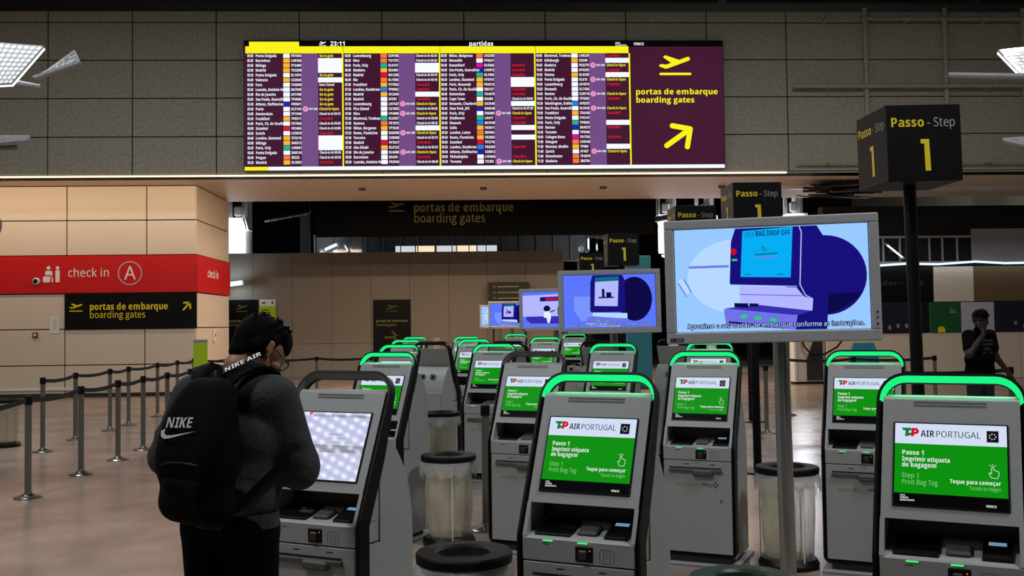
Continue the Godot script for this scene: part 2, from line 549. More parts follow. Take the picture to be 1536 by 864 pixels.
	flat(st, rect(-0.028, 0.022, 0.028, 0.044), 0.0, tx * Transform3D(Basis(Vector3.RIGHT, -PI / 2), Vector3(0, 0.0108, 0)))
	S.terminal_glass = done(st)
	st = new_st()
	cbox(st, Vector3(-0.020, 0.765, -0.006), Vector3(0.020, 0.770, 0.0005), 0.001)
	S.led = done(st)
	st = new_st()
	cbox(st, Vector3(-0.008, 0.697, -0.02), Vector3(0.064, 0.757, 0.0), 0.003)
	S.reader = done(st)
	st = new_st()
	cbox(st, Vector3(0.006, 0.705, -0.01), Vector3(0.040, 0.742, 0.008), 0.005)
	S.reader_throat = done(st)
	st = new_st()
	lathe(st, [Vector2(0.0, -0.003), Vector2(0.003, 0.0), Vector2(0.0, 0.003)], 8)
	S.reader_lamp = done(st)
	st = new_st(1)
	var ic := Vector2(0.118, 0.727)
	for l in [[Vector2(-0.022, 0.022), Vector2(0.022, 0.022)], [Vector2(-0.024, 0.02), Vector2(-0.030, 0.0), Vector2(-0.026, -0.03)], [Vector2(0.024, 0.02), Vector2(0.030, 0.0), Vector2(0.026, -0.03)], [Vector2(-0.012, 0.014), Vector2(-0.014, -0.028)], [Vector2(0.012, 0.014), Vector2(0.014, -0.028)], [Vector2(-0.014, -0.028), Vector2(0.014, -0.028)], [Vector2(0, 0.012), Vector2(0, -0.012)]]:
		var q := []
		for v in l: q.append(ic + v)
		stroke(st, q, 0.0013, -0.0022)
	S.card_icon = done(st)
	st = new_st()
	for x in [-0.07, 0.10]: box(st, Vector3(x - 0.016, 0.660, -0.01), Vector3(x + 0.016, 0.665, -0.0035))
	for x in [-0.13, 0.02]: box(st, Vector3(x - 0.014, 0.752, -0.01), Vector3(x + 0.014, 0.755, -0.0025))
	S.slots = done(st)
	st = new_st()
	cbox(st, Vector3(-0.19, 0.610, -0.01), Vector3(0.165, 0.632, 0.010), 0.004)
	cbox(st, Vector3(-0.03, 0.586, -0.01), Vector3(0.10, 0.628, 0.022), 0.010)
	S.tray = done(st)
	st = new_st()
	box(st, Vector3(-0.185, 0.634, -0.01), Vector3(0.16, 0.642, -0.003))
	S.tray_slot = done(st)
	st = new_st()
	lathe(st, [Vector2(0.009, -0.002), Vector2(0.009, 0.002), Vector2(0.004, 0.003), Vector2(0.0, 0.001)], 12)
	S.lock = done(st)
	st = text_st()
	fit_text(st, "ana", -0.15, -0.08, 0.530, 0.020, true, -0.003)
	fit_text(st, "aeroportos", -0.07, -0.02, 0.537, 0.007, false, -0.003)
	fit_text(st, "de portugal", -0.07, -0.02, 0.526, 0.007, false, -0.003)
	S.door_gold = st.commit()
	st = text_st()
	fit_text(st, "VINCI", 0.03, 0.10, 0.532, 0.014, true, -0.003)
	fit_text(st, "AIRPORTS", 0.065, 0.10, 0.519, 0.005, false, -0.003)
	S.door_dark = st.commit()
	st = new_st(1)
	for v in [Vector2(0.122, 0.545), Vector2(0.122, 0.519), Vector2(0.109, 0.532), Vector2(0.135, 0.532)]:
		flat(st, PackedVector2Array([v + Vector2(0.008, 0), v + Vector2(0, 0.008), v - Vector2(0.008, 0), v - Vector2(0, 0.008)]), -0.003)
	S.door_mark = done(st)
	# back fittings
	st = new_st()
	for sx in [-1, 1]:
		for k in 6:
			box(st, Vector3(sx * 0.07 - 0.03, 0.96 + k * 0.010, -0.40), Vector3(sx * 0.07 + 0.03, 0.965 + k * 0.010, -0.386), Transform3D(Basis(), Vector3(0, 0, -0.008 + 0.0048 * k)))
	S.vents = done(st)
	st = new_st()
	cbox(st, Vector3(-0.21, 0.10, -0.458), Vector3(0.21, 0.80, -0.45), 0.003)
	S.back_door = done(st)
	# screen, in its own plane: centre 0, x right, y up
	st = new_st()
	cbox(st, Vector3(-0.188, -0.1555, -0.008), Vector3(0.188, 0.1555, 0.002), 0.002)
	S.bezel = done(st)
	var w := 0.182
	var h := 0.150
	st = new_st(1); flat(st, rect(-w, h - 0.076, w, h), 0.0026); S.head = done(st)
	st = new_st(1); flat(st, rect(-w, -h + 0.042, w, h - 0.076), 0.0026); S.green = done(st)
	st = new_st(1); flat(st, rect(-w, -h, w, -h + 0.042), 0.0026); S.foot = done(st)
	var U := func(u: float) -> float: return -w + 2.0 * w * u
	var V := func(v: float) -> float: return h - 2.0 * h * v
	st = text_st()
	fit_text(st, "Passo 1", U.call(0.072), U.call(0.268), V.call(0.365), 0.0165, true, 0.0032)
	fit_text(st, "Imprimir etiqueta", U.call(0.07), U.call(0.50), V.call(0.445), 0.0165, true, 0.0032)
	fit_text(st, "de bagagem", U.call(0.07), U.call(0.38), V.call(0.515), 0.0165, true, 0.0032)
	fit_text(st, "Toque para começar", U.call(0.50), U.call(0.94), V.call(0.692), 0.0140, true, 0.0032)
	fit_text(st, "ana", U.call(0.055), U.call(0.10), V.call(0.885), 0.006, true, 0.0032)
	fit_text(st, "LISBOA", U.call(0.055), U.call(0.13), V.call(0.915), 0.006, true, 0.0032)
	fit_text(st, "AEROPORTO", U.call(0.055), U.call(0.185), V.call(0.945), 0.006, true, 0.0032)
	fit_text(st, "VINCI", U.call(0.81), U.call(0.90), V.call(0.962), 0.008, true, 0.0032)
	S.screen_text = st.commit()
	st = text_st()
	fit_text(st, "Step 1", U.call(0.072), U.call(0.225), V.call(0.645), 0.0175, false, 0.0032)
	fit_text(st, "Print Bag Tag", U.call(0.07), U.call(0.39), V.call(0.725), 0.0175, false, 0.0032)
	fit_text(st, "Touch to begin", U.call(0.67), U.call(0.94), V.call(0.762), 0.0130, false, 0.0032)
	S.screen_pale = st.commit()
	st = text_st()
	fit_text(st, "AIR", U.call(0.236), U.call(0.362), V.call(0.125), 0.0235, true, 0.0032)
	fit_text(st, "PORTUGAL", U.call(0.375), U.call(0.77), V.call(0.125), 0.0235, false, 0.0032)
	S.screen_ink = st.commit()
	st = new_st(1)
	var T0 := Vector2(U.call(0.075), V.call(0.16))
	flat(st, PackedVector2Array([T0 + Vector2(-0.001, 0.021), T0 + Vector2(0.029, 0.021), T0 + Vector2(0.027, 0.031), T0 + Vector2(-0.004, 0.031)]), 0.0032)
	flat(st, PackedVector2Array([T0 + Vector2(0.008, 0.021), T0 + Vector2(0.019, 0.021), T0 + Vector2(0.017, -0.001), T0 + Vector2(0.006, -0.001)]), 0.0032)
	flat(st, PackedVector2Array([T0 + Vector2(0.018, 0.012), T0 + Vector2(0.029, 0.013), T0 + Vector2(0.026, 0.003), T0 + Vector2(0.017, 0.002)]), 0.0032)
	S.mark_green = done(st)
	st = new_st(1)
	flat(st, PackedVector2Array([T0 + Vector2(0.026, -0.001), T0 + Vector2(0.036, -0.001), T0 + Vector2(0.038, 0.031), T0 + Vector2(0.029, 0.031)]), 0.0034)
	stroke(st, [T0 + Vector2(0.036, 0.0262), T0 + Vector2(0.045, 0.0255), T0 + Vector2(0.049, 0.019), T0 + Vector2(0.045, 0.0125), T0 + Vector2(0.036, 0.0118)], 0.0092, 0.0035)
	S.mark_red = done(st)
	st = new_st(1)
	flat(st, rect(U.call(0.826), V.call(0.205), U.call(0.93), V.call(0.065)), 0.0032)
	S.mark_square = done(st)
	st = new_st(1)
	for k in 7:
		var c := Vector2(U.call(0.878), V.call(0.135)) + Vector2.from_angle(TAU * k / 7.0) * 0.010
		flat(st, PackedVector2Array([c + Vector2(0.0025, 0), c + Vector2(0, 0.0025), c - Vector2(0.0025, 0), c - Vector2(0, 0.0025)]), 0.0036)
	# pointing hand outline
	var hc := Vector2(U.call(0.885), V.call(0.56))
	var hand := []
	for v in [[-0.006, 0.018], [-0.008, 0.012], [-0.008, -0.006], [-0.014, -0.002], [-0.016, -0.006], [-0.009, -0.020], [0.010, -0.022], [0.014, -0.012], [0.015, 0.002], [0.010, 0.004], [0.005, 0.006], [0.0, 0.007], [-0.002, 0.018], [-0.006, 0.019]]:
		hand.append(hc + Vector2(v[0], v[1]))
	stroke(st, hand, 0.0018, 0.0032)
	for a in [[-0.004, 0.023, -0.004, 0.029], [-0.010, 0.021, -0.014, 0.025], [0.002, 0.021, 0.006, 0.025]]:
		stroke(st, [hc + Vector2(a[0], a[1]), hc + Vector2(a[2], a[3])], 0.0016, 0.0032)
	S.screen_hand = done(st)
	# the page shown on the kiosk in use
	st = new_st(1); flat(st, rect(-w, -h, w, h), 0.0026); S.page = done(st)
	st = new_st(1)
	flat(st, rect(-0.16, -0.030, w, 0.004), 0.0032)
	flat(st, rect(-0.02, h - 0.022, w, h - 0.010), 0.0032)
	for k in 5: flat(st, rect(-0.02 + 0.02 * k, 0.05 - 0.018 * k, 0.06 + 0.02 * k, 0.053 - 0.018 * k), 0.0032)
	S.page_bars = done(st)
	st = text_st()
	fit_text(st, "AIR PORTUGAL", -0.115, -0.025, h - 0.016, 0.011, false, 0.0034)
	S.page_text = st.commit()

func make_kiosk(lit: bool, page: bool) -> Node3D:
	var S := shared
	var t := thing("check_in_kiosk", "", "kiosk")
	part_mesh("frame", S.frame, M.black_plastic, t)
	part_mesh("handle_light", S.diffuser, M.led_green if lit else M.diffuser_off, t)
	var pn := part_mesh("screen_panel", S.panel, M.kiosk_grey, t)
	part_mesh("grille", S.grille, M.grille_grey, pn).set_meta("kind", "stuff")
	part_mesh("housing", S.housing, M.kiosk_grey, t)
	part_mesh("vents", S.vents, M.kiosk_dark, t).set_meta("kind", "stuff")
	part_mesh("back_door", S.back_door, M.kiosk_grey, t)
	var sh := part_mesh("shelf", S.shelf, M.kiosk_grey, t)
	part_mesh("recess_back", S.recess, M.kiosk_dark, t)
	part_mesh("cheek", S.cheek, M.kiosk_grey, t)
	part_mesh("cheek", S.cheek, M.kiosk_grey, t, Vector3(-0.44, 0, 0))
	var d := part_mesh("door", S.door, M.kiosk_grey, t)
	part_mesh("lettering", S.door_gold, M.gold_print, d)
	part_mesh("lettering", S.door_dark, M.line_print, d)
	part_mesh("logo", S.door_mark, M.line_print, d)
	part_mesh("slot", S.slots, M.black_matt, d)
	part_mesh("tag_tray", S.tray, M.plinth_grey, d)
	part_mesh("tray_slot", S.tray_slot, M.black_matt, d)
	var lk := part_mesh("lock", S.lock, M.steel, d, Vector3(0.155, 0.43, -0.003))
	lk.rotation.x = PI / 2
	part_mesh("plinth", S.plinth, M.plinth_grey, t)
	part_mesh("base_plate", S.base, M.grey_paint, t)
	part_mesh("tag_printer", S.printer, M.black_plastic, sh)
	part_mesh("scanner_pad", S.pad, M.plinth_grey, sh)
	part_mesh("payment_terminal", S.terminal, M.black_plastic, sh)
	part_mesh("terminal_screen", S.terminal_glass, M.terminal_light, sh)
	part_mesh("card_reader", S.reader, M.black_plastic, sh)
	part_mesh("reader_throat", S.reader_throat, M.kiosk_dark, sh)
	part_mesh("reader_lamp", S.reader_lamp, M.amber_light, sh, Vector3(0.052, 0.742, 0.002))
	part_mesh("card_icon", S.card_icon, M.line_print, sh)
	if lit:
		var hl := AreaLight3D.new()
		hl.name = "handle_glow"
		hl.area_size = Vector2(0.40, 0.02)
		hl.light_color = Color(0.04, 0.84, 0.44)
		hl.light_energy = 0.045
		hl.shadow_enabled = true
		hl.position = on_front(0, 1.346, -0.022)
		hl.rotation.x = -PI / 2 + 0.1
		t.add_child(hl)
		for x in [-0.12, 0.022]: part_mesh("indicator_light", S.led, M.led_green_small, sh, Vector3(x, 0, 0))
	var sc := part_mesh("screen", S.bezel, M.black_plastic, t)
	sc.position = on_front(0, 1.083, 0.0)
	sc.rotation.x = -TILT
	if page:
		part_mesh("display_page", S.page, M.screen_page_light, sc)
		part_mesh("page_bars", S.page_bars, M.screen_page_grey_light, sc)
		part_mesh("lettering", S.page_text, M.screen_ink_light, sc)
		var k := part_mesh("logo", S.mark_red, M.screen_mark_red_light, sc, Vector3(0.0, 0.02, 0.0))
		k.scale = Vector3(0.6, 0.6, 1); k.position = Vector3(-0.06, 0.075, 0.0003)
	else:
		part_mesh("display_header", S.head, M.screen_white_light, sc)
		part_mesh("display_field", S.green, M.screen_green_light, sc)
		part_mesh("display_footer", S.foot, M.screen_black_light, sc)
		part_mesh("lettering", S.screen_text, M.screen_text_light, sc)
		part_mesh("lettering", S.screen_pale, M.screen_pale_light, sc)
		part_mesh("lettering", S.screen_ink, M.screen_ink_light, sc)
		part_mesh("logo", S.mark_green, M.screen_mark_green_light, sc)
		part_mesh("logo", S.mark_red, M.screen_mark_red_light, sc)
		part_mesh("logo", S.mark_square, M.screen_ink_light, sc)
		part_mesh("hand_icon", S.screen_hand, M.screen_text_light, sc)
	return t

func copy_of(o: Node3D, label := "", group := "") -> Node3D:
	var c: Node3D = o.duplicate()
	var base := String(o.name)
	if base.length() > 4 and base[-4] == "_" and base.right(3).is_valid_int(): base = base.left(-4)
	c.name = numbered(base)
	add_child(c)
	if label: c.set_meta("label", label)
	if group: c.set_meta("group", group)
	return c

# ---------------------------------------------------------------- bins
func make_bin(green := false) -> Node3D:
	var t := thing("waste_bin", "", "bin")
	var st := new_st()
	lathe(st, [Vector2(0.0, 0.0), Vector2(0.19, 0.0), Vector2(0.195, 0.03), Vector2(0.175, 0.06), Vector2(0.0, 0.06)], 28)
	obj("base", st, M.black_plastic, t)
	for k in 3:
		st = new_st()
		var a := TAU * (k + 0.2) / 3.0
		var c := Vector3(cos(a) * 0.178, 0.0, sin(a) * 0.178)
		tube(st, [c + Vector3(0, 0.05, 0), c + Vector3(0, 0.60, 0)], 0.004, 0.004, 8)
		obj("upright", st, M.white_paint, t)
	var rng := RandomNumberGenerator.new()
	rng.seed = 77
	var no := FastNoiseLite.new()
	no.seed = 5; no.frequency = 6.0; no.fractal_octaves = 2
	# hanging clear bag, folded lengthwise
	st = new_st(1)
	var rows := 14
	var cols := 56
	var P := func(i: int, j: int) -> Vector3:
		var a := TAU * (j % cols) / cols
		var v := float(i) / rows
		var y := 0.07 + v * 0.54
		var r := 0.166 + 0.016 * no.get_noise_3d(cos(a) * 0.4, y * 0.35, sin(a) * 0.4) + 0.010 * no.get_noise_3d(cos(a) * 2.0, y * 0.7, sin(a) * 2.0) - 0.02 * pow(1.0 - v, 6)
		return Vector3(cos(a) * r, y, sin(a) * r)
	for i in rows:
		for j in cols:
			quad(st, P.call(i, j), P.call(i, j + 1), P.call(i + 1, j + 1), P.call(i + 1, j))
	obj("bag", st, M.bag_clear, t)
	# the bag's edge turned over the rim
	st = new_st(1)
	var Q := func(i: int, j: int) -> Vector3:
		var a := TAU * (j % cols) / cols
		var v := float(i) / 5.0
		var r := 0.196 + 0.012 * sin(v * PI) + 0.010 * v + 0.016 * v * no.get_noise_3d(cos(a) * 2.4, v * 0.8, sin(a) * 2.4)
		return Vector3(cos(a) * r, 0.612 - v * 0.10 - 0.05 * v * no.get_noise_2d(cos(a) * 1.5 + 9.0, sin(a) * 1.5), sin(a) * r)
	for i in 5:
		for j in cols:
			quad(st, Q.call(i + 1, j), Q.call(i + 1, j + 1), Q.call(i, j + 1), Q.call(i, j))
	obj("bag_collar", st, M.bag_collar, t)
	st = new_st()
	lathe(st, [Vector2(0.172, 0.575), Vector2(0.184, 0.575), Vector2(0.184, 0.61), Vector2(0.172, 0.61)], 32)
	obj("hoop", st, M.black_plastic, t)
	st = new_st()
	lathe(st, [Vector2(0.188, 0.608), Vector2(0.203, 0.608), Vector2(0.204, 0.640), Vector2(0.198, 0.648), Vector2(0.125, 0.650), Vector2(0.112, 0.640), Vector2(0.10, 0.61), Vector2(0.115, 0.605), Vector2(0.188, 0.608)], 40)
	obj("lid", st, M.bin_green if green else M.lid_black, t)
	return t

# ---------------------------------------------------------------- queue barriers
func make_post() -> Node3D:
	var t := thing("queue_post", "", "queue post")
	var st := new_st()
	lathe(st, [Vector2(0.0, 0.0), Vector2(0.128, 0.0), Vector2(0.13, 0.008), Vector2(0.118, 0.016), Vector2(0.07, 0.028), Vector2(0.038, 0.045), Vector2(0.034, 0.06)], 28, Vector3.ZERO, false)
	obj("base", st, M.steel, t)
	st = new_st()
	tube(st, [Vector3(0, 0.04, 0), Vector3(0, 0.9, 0)], 0.031, 0.031, 18)
	obj("pole", st, M.post_steel, t)
	st = new_st()
	lathe(st, [Vector2(0.0, 0.885), Vector2(0.037, 0.885), Vector2(0.037, 0.962), Vector2(0.031, 0.972), Vector2(0.0, 0.972)], 18)
	obj("head", st, M.black_plastic, t)
	return t

func belt_to(post: Node3D, to: Vector3, sag := 0.03) -> void:
	var d := to - post.position
	d.y = 0
	var n := 10
	var u := d.normalized()
	var side := u.cross(Vector3.UP) * 0.002
	var st := new_st()
	for i in n:
		var p := []
		for k in [i, i + 1]:
			var f := float(k) / n
			var c := d * f + u * 0.037 * (1.0 - 2.0 * f)
			c.y = 0.930 - sag * 4.0 * f * (1.0 - f)
			p.append(c)
		var h := Vector3(0, 0.024, 0)
		for s in [side, -side]:
			face(st, [p[0] - h + s, p[1] - h + s, p[1] + h + s, p[0] + h + s], (p[0] + p[1]) * 0.5)
		face(st, [p[0] + h + side, p[1] + h + side, p[1] + h - side, p[0] + h - side], (p[0] + p[1]) * 0.5)
		face(st, [p[0] - h + side, p[1] - h + side, p[1] - h - side, p[0] - h - side], (p[0] + p[1]) * 0.5)
	obj("belt", st, M.belt_black, post)

# ---------------------------------------------------------------- hanging film displays
func film(sc: Node3D, w: float, h: float, story: int) -> void:
	# picture coordinates: u 0..1075 to the right, v 0..600 down
	var layer := {"z": 0.0}
	var P := func(u: float, v: float) -> Vector2: return Vector2((u / 1075.0 - 0.5) * w, (0.5 - v / 600.0) * h)
	var poly := func(colour: String, pts: Array) -> void:
		var q := PackedVector2Array()
		for p in pts: q.append(P.call(p[0], p[1]))
		layer.z += 0.00025
		var s1 := new_st(1)
		flat(s1, q, layer.z)
		obj("film_picture", s1, M[colour + "_light"], sc)
	var oval := func(colour: String, cx: float, cy: float, rx: float, ry: float) -> void:
		layer.z += 0.00025
		var s1 := new_st(1)
		flat(s1, disc(P.call(cx, cy), rx / 1075.0 * w, ry / 600.0 * h, 40), layer.z)
		obj("film_picture", s1, M[colour + "_light"], sc)
	var line := func(colour: String, pts: Array, wd: float) -> void:
		var q := []
		for p in pts: q.append(P.call(p[0], p[1]))
		layer.z += 0.00025
		var s1 := new_st(1)
		stroke(s1, q, wd / 1075.0 * w, layer.z)
		obj("film_picture", s1, M[colour + "_light"], sc)
	poly.call("film_sky" if story == 0 else "film_blue", [[0, 0], [1075, 0], [1075, 600], [0, 600]])
	if story == 0:
		oval.call("film_pale", 350, 280, 280, 215)
		poly.call("film_bar", [[78, 214], [305, 214], [305, 228], [78, 228]])
		poly.call("film_pale", [[10, 300], [40, 285], [85, 365], [55, 385]])
		line.call("film_bar", [[16, 312], [60, 390]], 7)
		line.call("film_bar", [[48, 290], [88, 366]], 7)
		oval.call("film_navy", 838, 290, 225, 228)
		poly.call("film_deep", [[800, 395], [1035, 395], [985, 445], [900, 495], [830, 515], [800, 515]])
		poly.call("film_navy", [[348, 4], [800, 4], [832, 60], [850, 240], [852, 420], [838, 598], [665, 598], [680, 500], [760, 490], [765, 420], [720, 405], [680, 352], [315, 332], [308, 318], [322, 80]])
		poly.call("film_lilac", [[362, 338], [678, 356], [716, 408], [762, 424], [758, 492], [470, 462], [362, 432]])
		poly.call("film_violet", [[362, 384], [706, 402], [712, 408], [362, 390]])
		poly.call("film_violet", [[270, 470], [465, 455], [675, 518], [668, 598], [280, 565]])
		poly.call("film_indigo", [[272, 466], [462, 450], [760, 492], [680, 516]])
		poly.call("film_deep", [[330, 436], [408, 440], [408, 466], [330, 460]])
		poly.call("film_deep", [[414, 440], [465, 443], [465, 460], [414, 458]])
		poly.call("film_deep", [[295, 540], [560, 575], [560, 585], [295, 550]])
		for g in [[382, 515], [460, 526], [545, 540]]: oval.call("film_green", g[0], g[1], 20, 10)
		oval.call("film_red", 336, 138, 16, 20)
		poly.call("film_green", [[324, 180], [354, 180], [354, 192], [324, 192]])
		line.call("film_lilac", [[704, 4], [715, 40], [698, 340], [726, 402], [764, 424], [758, 488]], 6)
		line.call("film_lilac", [[318, 330], [680, 350]], 4)
		poly.call("film_cyan", [[388, 20], [668, 6], [648, 298], [370, 286]])
		poly.call("film_teal", [[455, 156], [580, 152], [580, 160], [455, 164]])
		poly.call("film_bar", [[455, 176], [580, 172], [580, 179], [455, 183]])
		line.call("film_teal", [[508, 130], [500, 112], [494, 128], [502, 140], [518, 138], [518, 122]], 4)
	elif story == 1:
		poly.call("film_soft", [[120, 240], [340, 240], [340, 520], [200, 520], [120, 400]])
		poly.call("film_bar", [[0, 230], [330, 230], [330, 244], [0, 244]])
		oval.call("film_deep", 830, 280, 205, 250)
		poly.call("film_navy", [[345, 4], [690, 4], [720, 60], [720, 400], [690, 425], [320, 425], [306, 400], [318, 80]])
		poly.call("film_lilac", [[375, 30], [650, 20], [630, 360], [360, 350]])
		poly.call("film_teal", [[375, 30], [650, 20], [648, 70], [372, 80]])
		poly.call("film_deep", [[410, 250], [590, 250], [590, 265], [410, 265]])
		poly.call("film_deep", [[450, 160], [480, 160], [480, 252], [450, 252]])
		poly.call("film_deep", [[500, 200], [560, 200], [560, 252], [500, 252]])
		poly.call("film_pale", [[340, 425], [740, 440], [740, 500], [330, 470]])
		poly.call("film_violet", [[260, 480], [330, 465], [690, 500], [640, 560], [270, 545]])
		poly.call("film_lilac", [[250, 545], [650, 560], [650, 590], [260, 580]])
		for g in [[400, 520], [500, 530]]: oval.call("film_green", g[0], g[1], 18, 8)
	else:
		poly.call("film_lilac", [[0, 60], [1075, 30], [1075, 420], [0, 420]])
		poly.call("film_indigo", [[60, 420], [1075, 420], [1075, 560], [140, 540], [60, 480]])
		poly.call("film_navy", [[310, 90], [1075, 70], [1075, 150], [310, 165]])
		poly.call("film_red", [[410, 105], [620, 100], [620, 140], [410, 145]])
		oval.call("film_deep", 430, 290, 60, 55)
		poly.call("film_white", [[380, 340], [490, 330], [500, 440], [470, 540], [440, 540], [420, 450], [370, 440]])
		line.call("film_deep", [[480, 350], [570, 320]], 18)
		poly.call("film_navy", [[620, 260], [760, 260], [760, 400], [620, 400]])
		oval.call("film_deep", 860, 380, 70, 110)
	if story < 2:
		var a: Vector2 = P.call(60, 572)
		var b: Vector2 = P.call(1040, 562)
		var words := "Aproxime o seu cartão de embarque conforme as instruções."
		var st := text_st()
		for k in 8:
			var o := Vector2.from_angle(TAU * k / 8.0) * 0.0028
			fit_text(st, words, a.x + o.x, b.x + o.x, (a.y + b.y) * 0.5 + o.y, 0.025, true, layer.z + 0.0006 + k * 0.00002)
		put_text("lettering", st, M.film_ink_light, sc)
		st = text_st()
		fit_text(st, words, a.x, b.x, (a.y + b.y) * 0.5, 0.025, false, layer.z + 0.0012)
		put_text("lettering", st, M.film_pale_light, sc)
	if story == 0:
		var st := text_st()
		var a: Vector2 = P.call(400, 44)
		var b: Vector2 = P.call(455, 40)
		fit_text(st, "SELF", a.x, b.x, a.y, 0.028, false, layer.z + 0.0006)
		put_text("lettering", st, M.film_teal_light, sc)
		st = text_st()
		a = P.call(462, 42); b = P.call(652, 36)
		fit_text(st, "BAG DROP OFF", a.x, b.x, (a.y + b.y) * 0.5, 0.028, true, layer.z + 0.0006)
		fit_text(st, "ana", P.call(392, 0).x, P.call(425, 0).x, P.call(0, 272).y, 0.008, true, layer.z + 0.0006)
		fit_text(st, "VINCI", P.call(575, 0).x, P.call(615, 0).x, P.call(0, 278).y, 0.008, true, layer.z + 0.0006)
		put_text("lettering", st, M.film_ink_light, sc)

func make_display(label: String, at: Vector3, turn: float, lean: float, story: int, w := 1.08) -> void:
	var t := thing("film_display", label, "display", at, turn, "pole mounted displays in a row")
	var h := 0.675
	var yc := 1.82
	var st := new_st()
	var tw := Transform3D(Basis(Vector3.BACK, lean), Vector3(0, 0, 0))
	tube(st, [tw * Vector3(0.05, 0.02, -0.125), tw * Vector3(0.05, 1.75, -0.125)], 0.043, 0.043, 24)
	obj("pole", st, M.pole_steel, t)
	st = new_st()
	lathe(st, [Vector2(0.0, 0.0), Vector2(0.27, 0.0), Vector2(0.27, 0.012), Vector2(0.25, 0.02), Vector2(0.0, 0.022)], 32, Vector3(0.05, 0, -0.125))
	obj("foot", st, M.dark_steel, t)
	st = new_st()
	cbox(st, Vector3(-0.16, yc - 0.20, -0.13), Vector3(0.16, yc + 0.20, -0.075), 0.006, tw)
	obj("bracket", st, M.black_plastic, t)
	st = new_st()
	var sw := w * 0.5 - 0.052
	var x0 := -w * 0.5
	# housing: a rim of four bars round the glass and a closed back
	for b in [[Vector3(x0, yc + h * 0.5 - 0.05, -0.05), Vector3(-x0, yc + h * 0.5, 0.012)], [Vector3(x0, yc - h * 0.5, -0.05), Vector3(-x0, yc - h * 0.5 + 0.062, 0.012)], [Vector3(x0, yc - h * 0.5 + 0.06, -0.05), Vector3(-sw, yc + h * 0.5 - 0.048, 0.012)], [Vector3(sw, yc - h * 0.5 + 0.06, -0.05), Vector3(-x0, yc + h * 0.5 - 0.048, 0.012)]]:
		cbox(st, b[0], b[1], 0.006, tw)
	cbox(st, Vector3(x0 + 0.005, yc - h * 0.5 + 0.005, -0.078), Vector3(-x0 - 0.005, yc + h * 0.5 - 0.005, -0.01), 0.01, tw)
	obj("housing", st, M.housing_grey, t)
	var sc := MeshInstance3D.new()
	sc.name = "screen"
	st = new_st()
	box(st, Vector3(-sw, -(h - 0.11) * 0.5, -0.012), Vector3(sw, (h - 0.11) * 0.5, -0.001))
	sc.mesh = done(st)
	sc.material_override = M.black_plastic
	sc.transform = tw * Transform3D(Basis(), Vector3(0, yc + 0.006, 0.0))
	t.add_child(sc, true)
	film(sc, sw * 2.0 - 0.006, h - 0.116, story)
	st = new_st()
	flat(st, rect(x0 + 0.02, yc - h * 0.5 + 0.012, x0 + 0.09, yc - h * 0.5 + 0.032), 0.0128, tw)
	obj("badge", st, M.poster_navy, t)
	st = new_st(1)
	stroke(st, [Vector2(x0 + 0.028, yc - h * 0.5 + 0.024), Vector2(x0 + 0.032, yc - h * 0.5 + 0.018), Vector2(x0 + 0.038, yc - h * 0.5 + 0.026)], 0.003, 0.0134, tw)
	for k in 4: flat(st, rect(x0 + 0.050 + 0.009 * k, yc - h * 0.5 + 0.016, x0 + 0.055 + 0.009 * k, yc - h * 0.5 + 0.028), 0.0134, tw)
	obj("badge_print", st, M.grey_print, t)
	st = new_st()
	for k in 3: box(st, Vector3(-x0 - 0.026, yc - 0.19 - 0.028 * k - (0.006 if k == 2 else 0.0), 0.011), Vector3(-x0 - 0.018, yc - 0.182 - 0.028 * k - (0.006 if k == 2 else 0.0), 0.015), tw)
	obj("button", st, M.black_plastic, t)
	var l := AreaLight3D.new()
	l.name = "screen_glow"
	l.area_size = Vector2(sw * 2.0, h - 0.12)
	l.light_color = Color(0.6, 0.68, 1.0)
	l.light_energy = 0.02
	l.shadow_enabled = true
	l.transform = tw * Transform3D(Basis(Vector3.UP, PI), Vector3(0, yc, 0.03))
	t.add_child(l)

# ---------------------------------------------------------------- step signs
func make_cube_sign(label: String, at: Vector3, turn: float, lean: float) -> void:
	var t := thing("step_sign", label, "sign", at, turn, "black step signs on poles")
	var tw := Transform3D(Basis(Vector3.BACK, lean), Vector3.ZERO)
	var st := new_st()
	lathe(st, [Vector2(0.0, 0.0), Vector2(0.26, 0.0), Vector2(0.26, 0.01), Vector2(0.24, 0.018), Vector2(0.05, 0.022), Vector2(0.0, 0.022)], 32)
	obj("foot", st, M.black_plastic, t)
	st = new_st()
	tube(st, [tw * Vector3(0, 0.02, 0), tw * Vector3(0, 2.55, 0)], 0.043, 0.043, 18)
	obj("pole", st, M.black_plastic, t)
	st = new_st()
	cbox(st, Vector3(-0.257, 2.53, -0.257), Vector3(0.257, 3.05, 0.257), 0.004, tw)
	obj("box", st, M.black_sign, t)
	for k in 4:
		var f := tw * Transform3D(Basis(Vector3.UP, PI / 2 * k), Vector3.ZERO)
		st = text_st()
		fit_text(st, "Passo", -0.225, 0.0, 2.93, 0.062, true, 0.2585, f)
		put_text("lettering", st, M.yellow_print, t)
		st = text_st()
		fit_text(st, "- Step", 0.025, 0.215, 2.93, 0.062, false, 0.2585, f)
		put_text("lettering", st, M.grey_print, t)
		st = new_st(1)
		flat(st, PackedVector2Array([Vector2(-0.027, 2.785), Vector2(-0.027, 2.815), Vector2(0.032, 2.815), Vector2(0.038, 2.60), Vector2(0.0, 2.60), Vector2(-0.003, 2.785)]), 0.2585, f)
		obj("numeral", st, M.yellow_print, t)
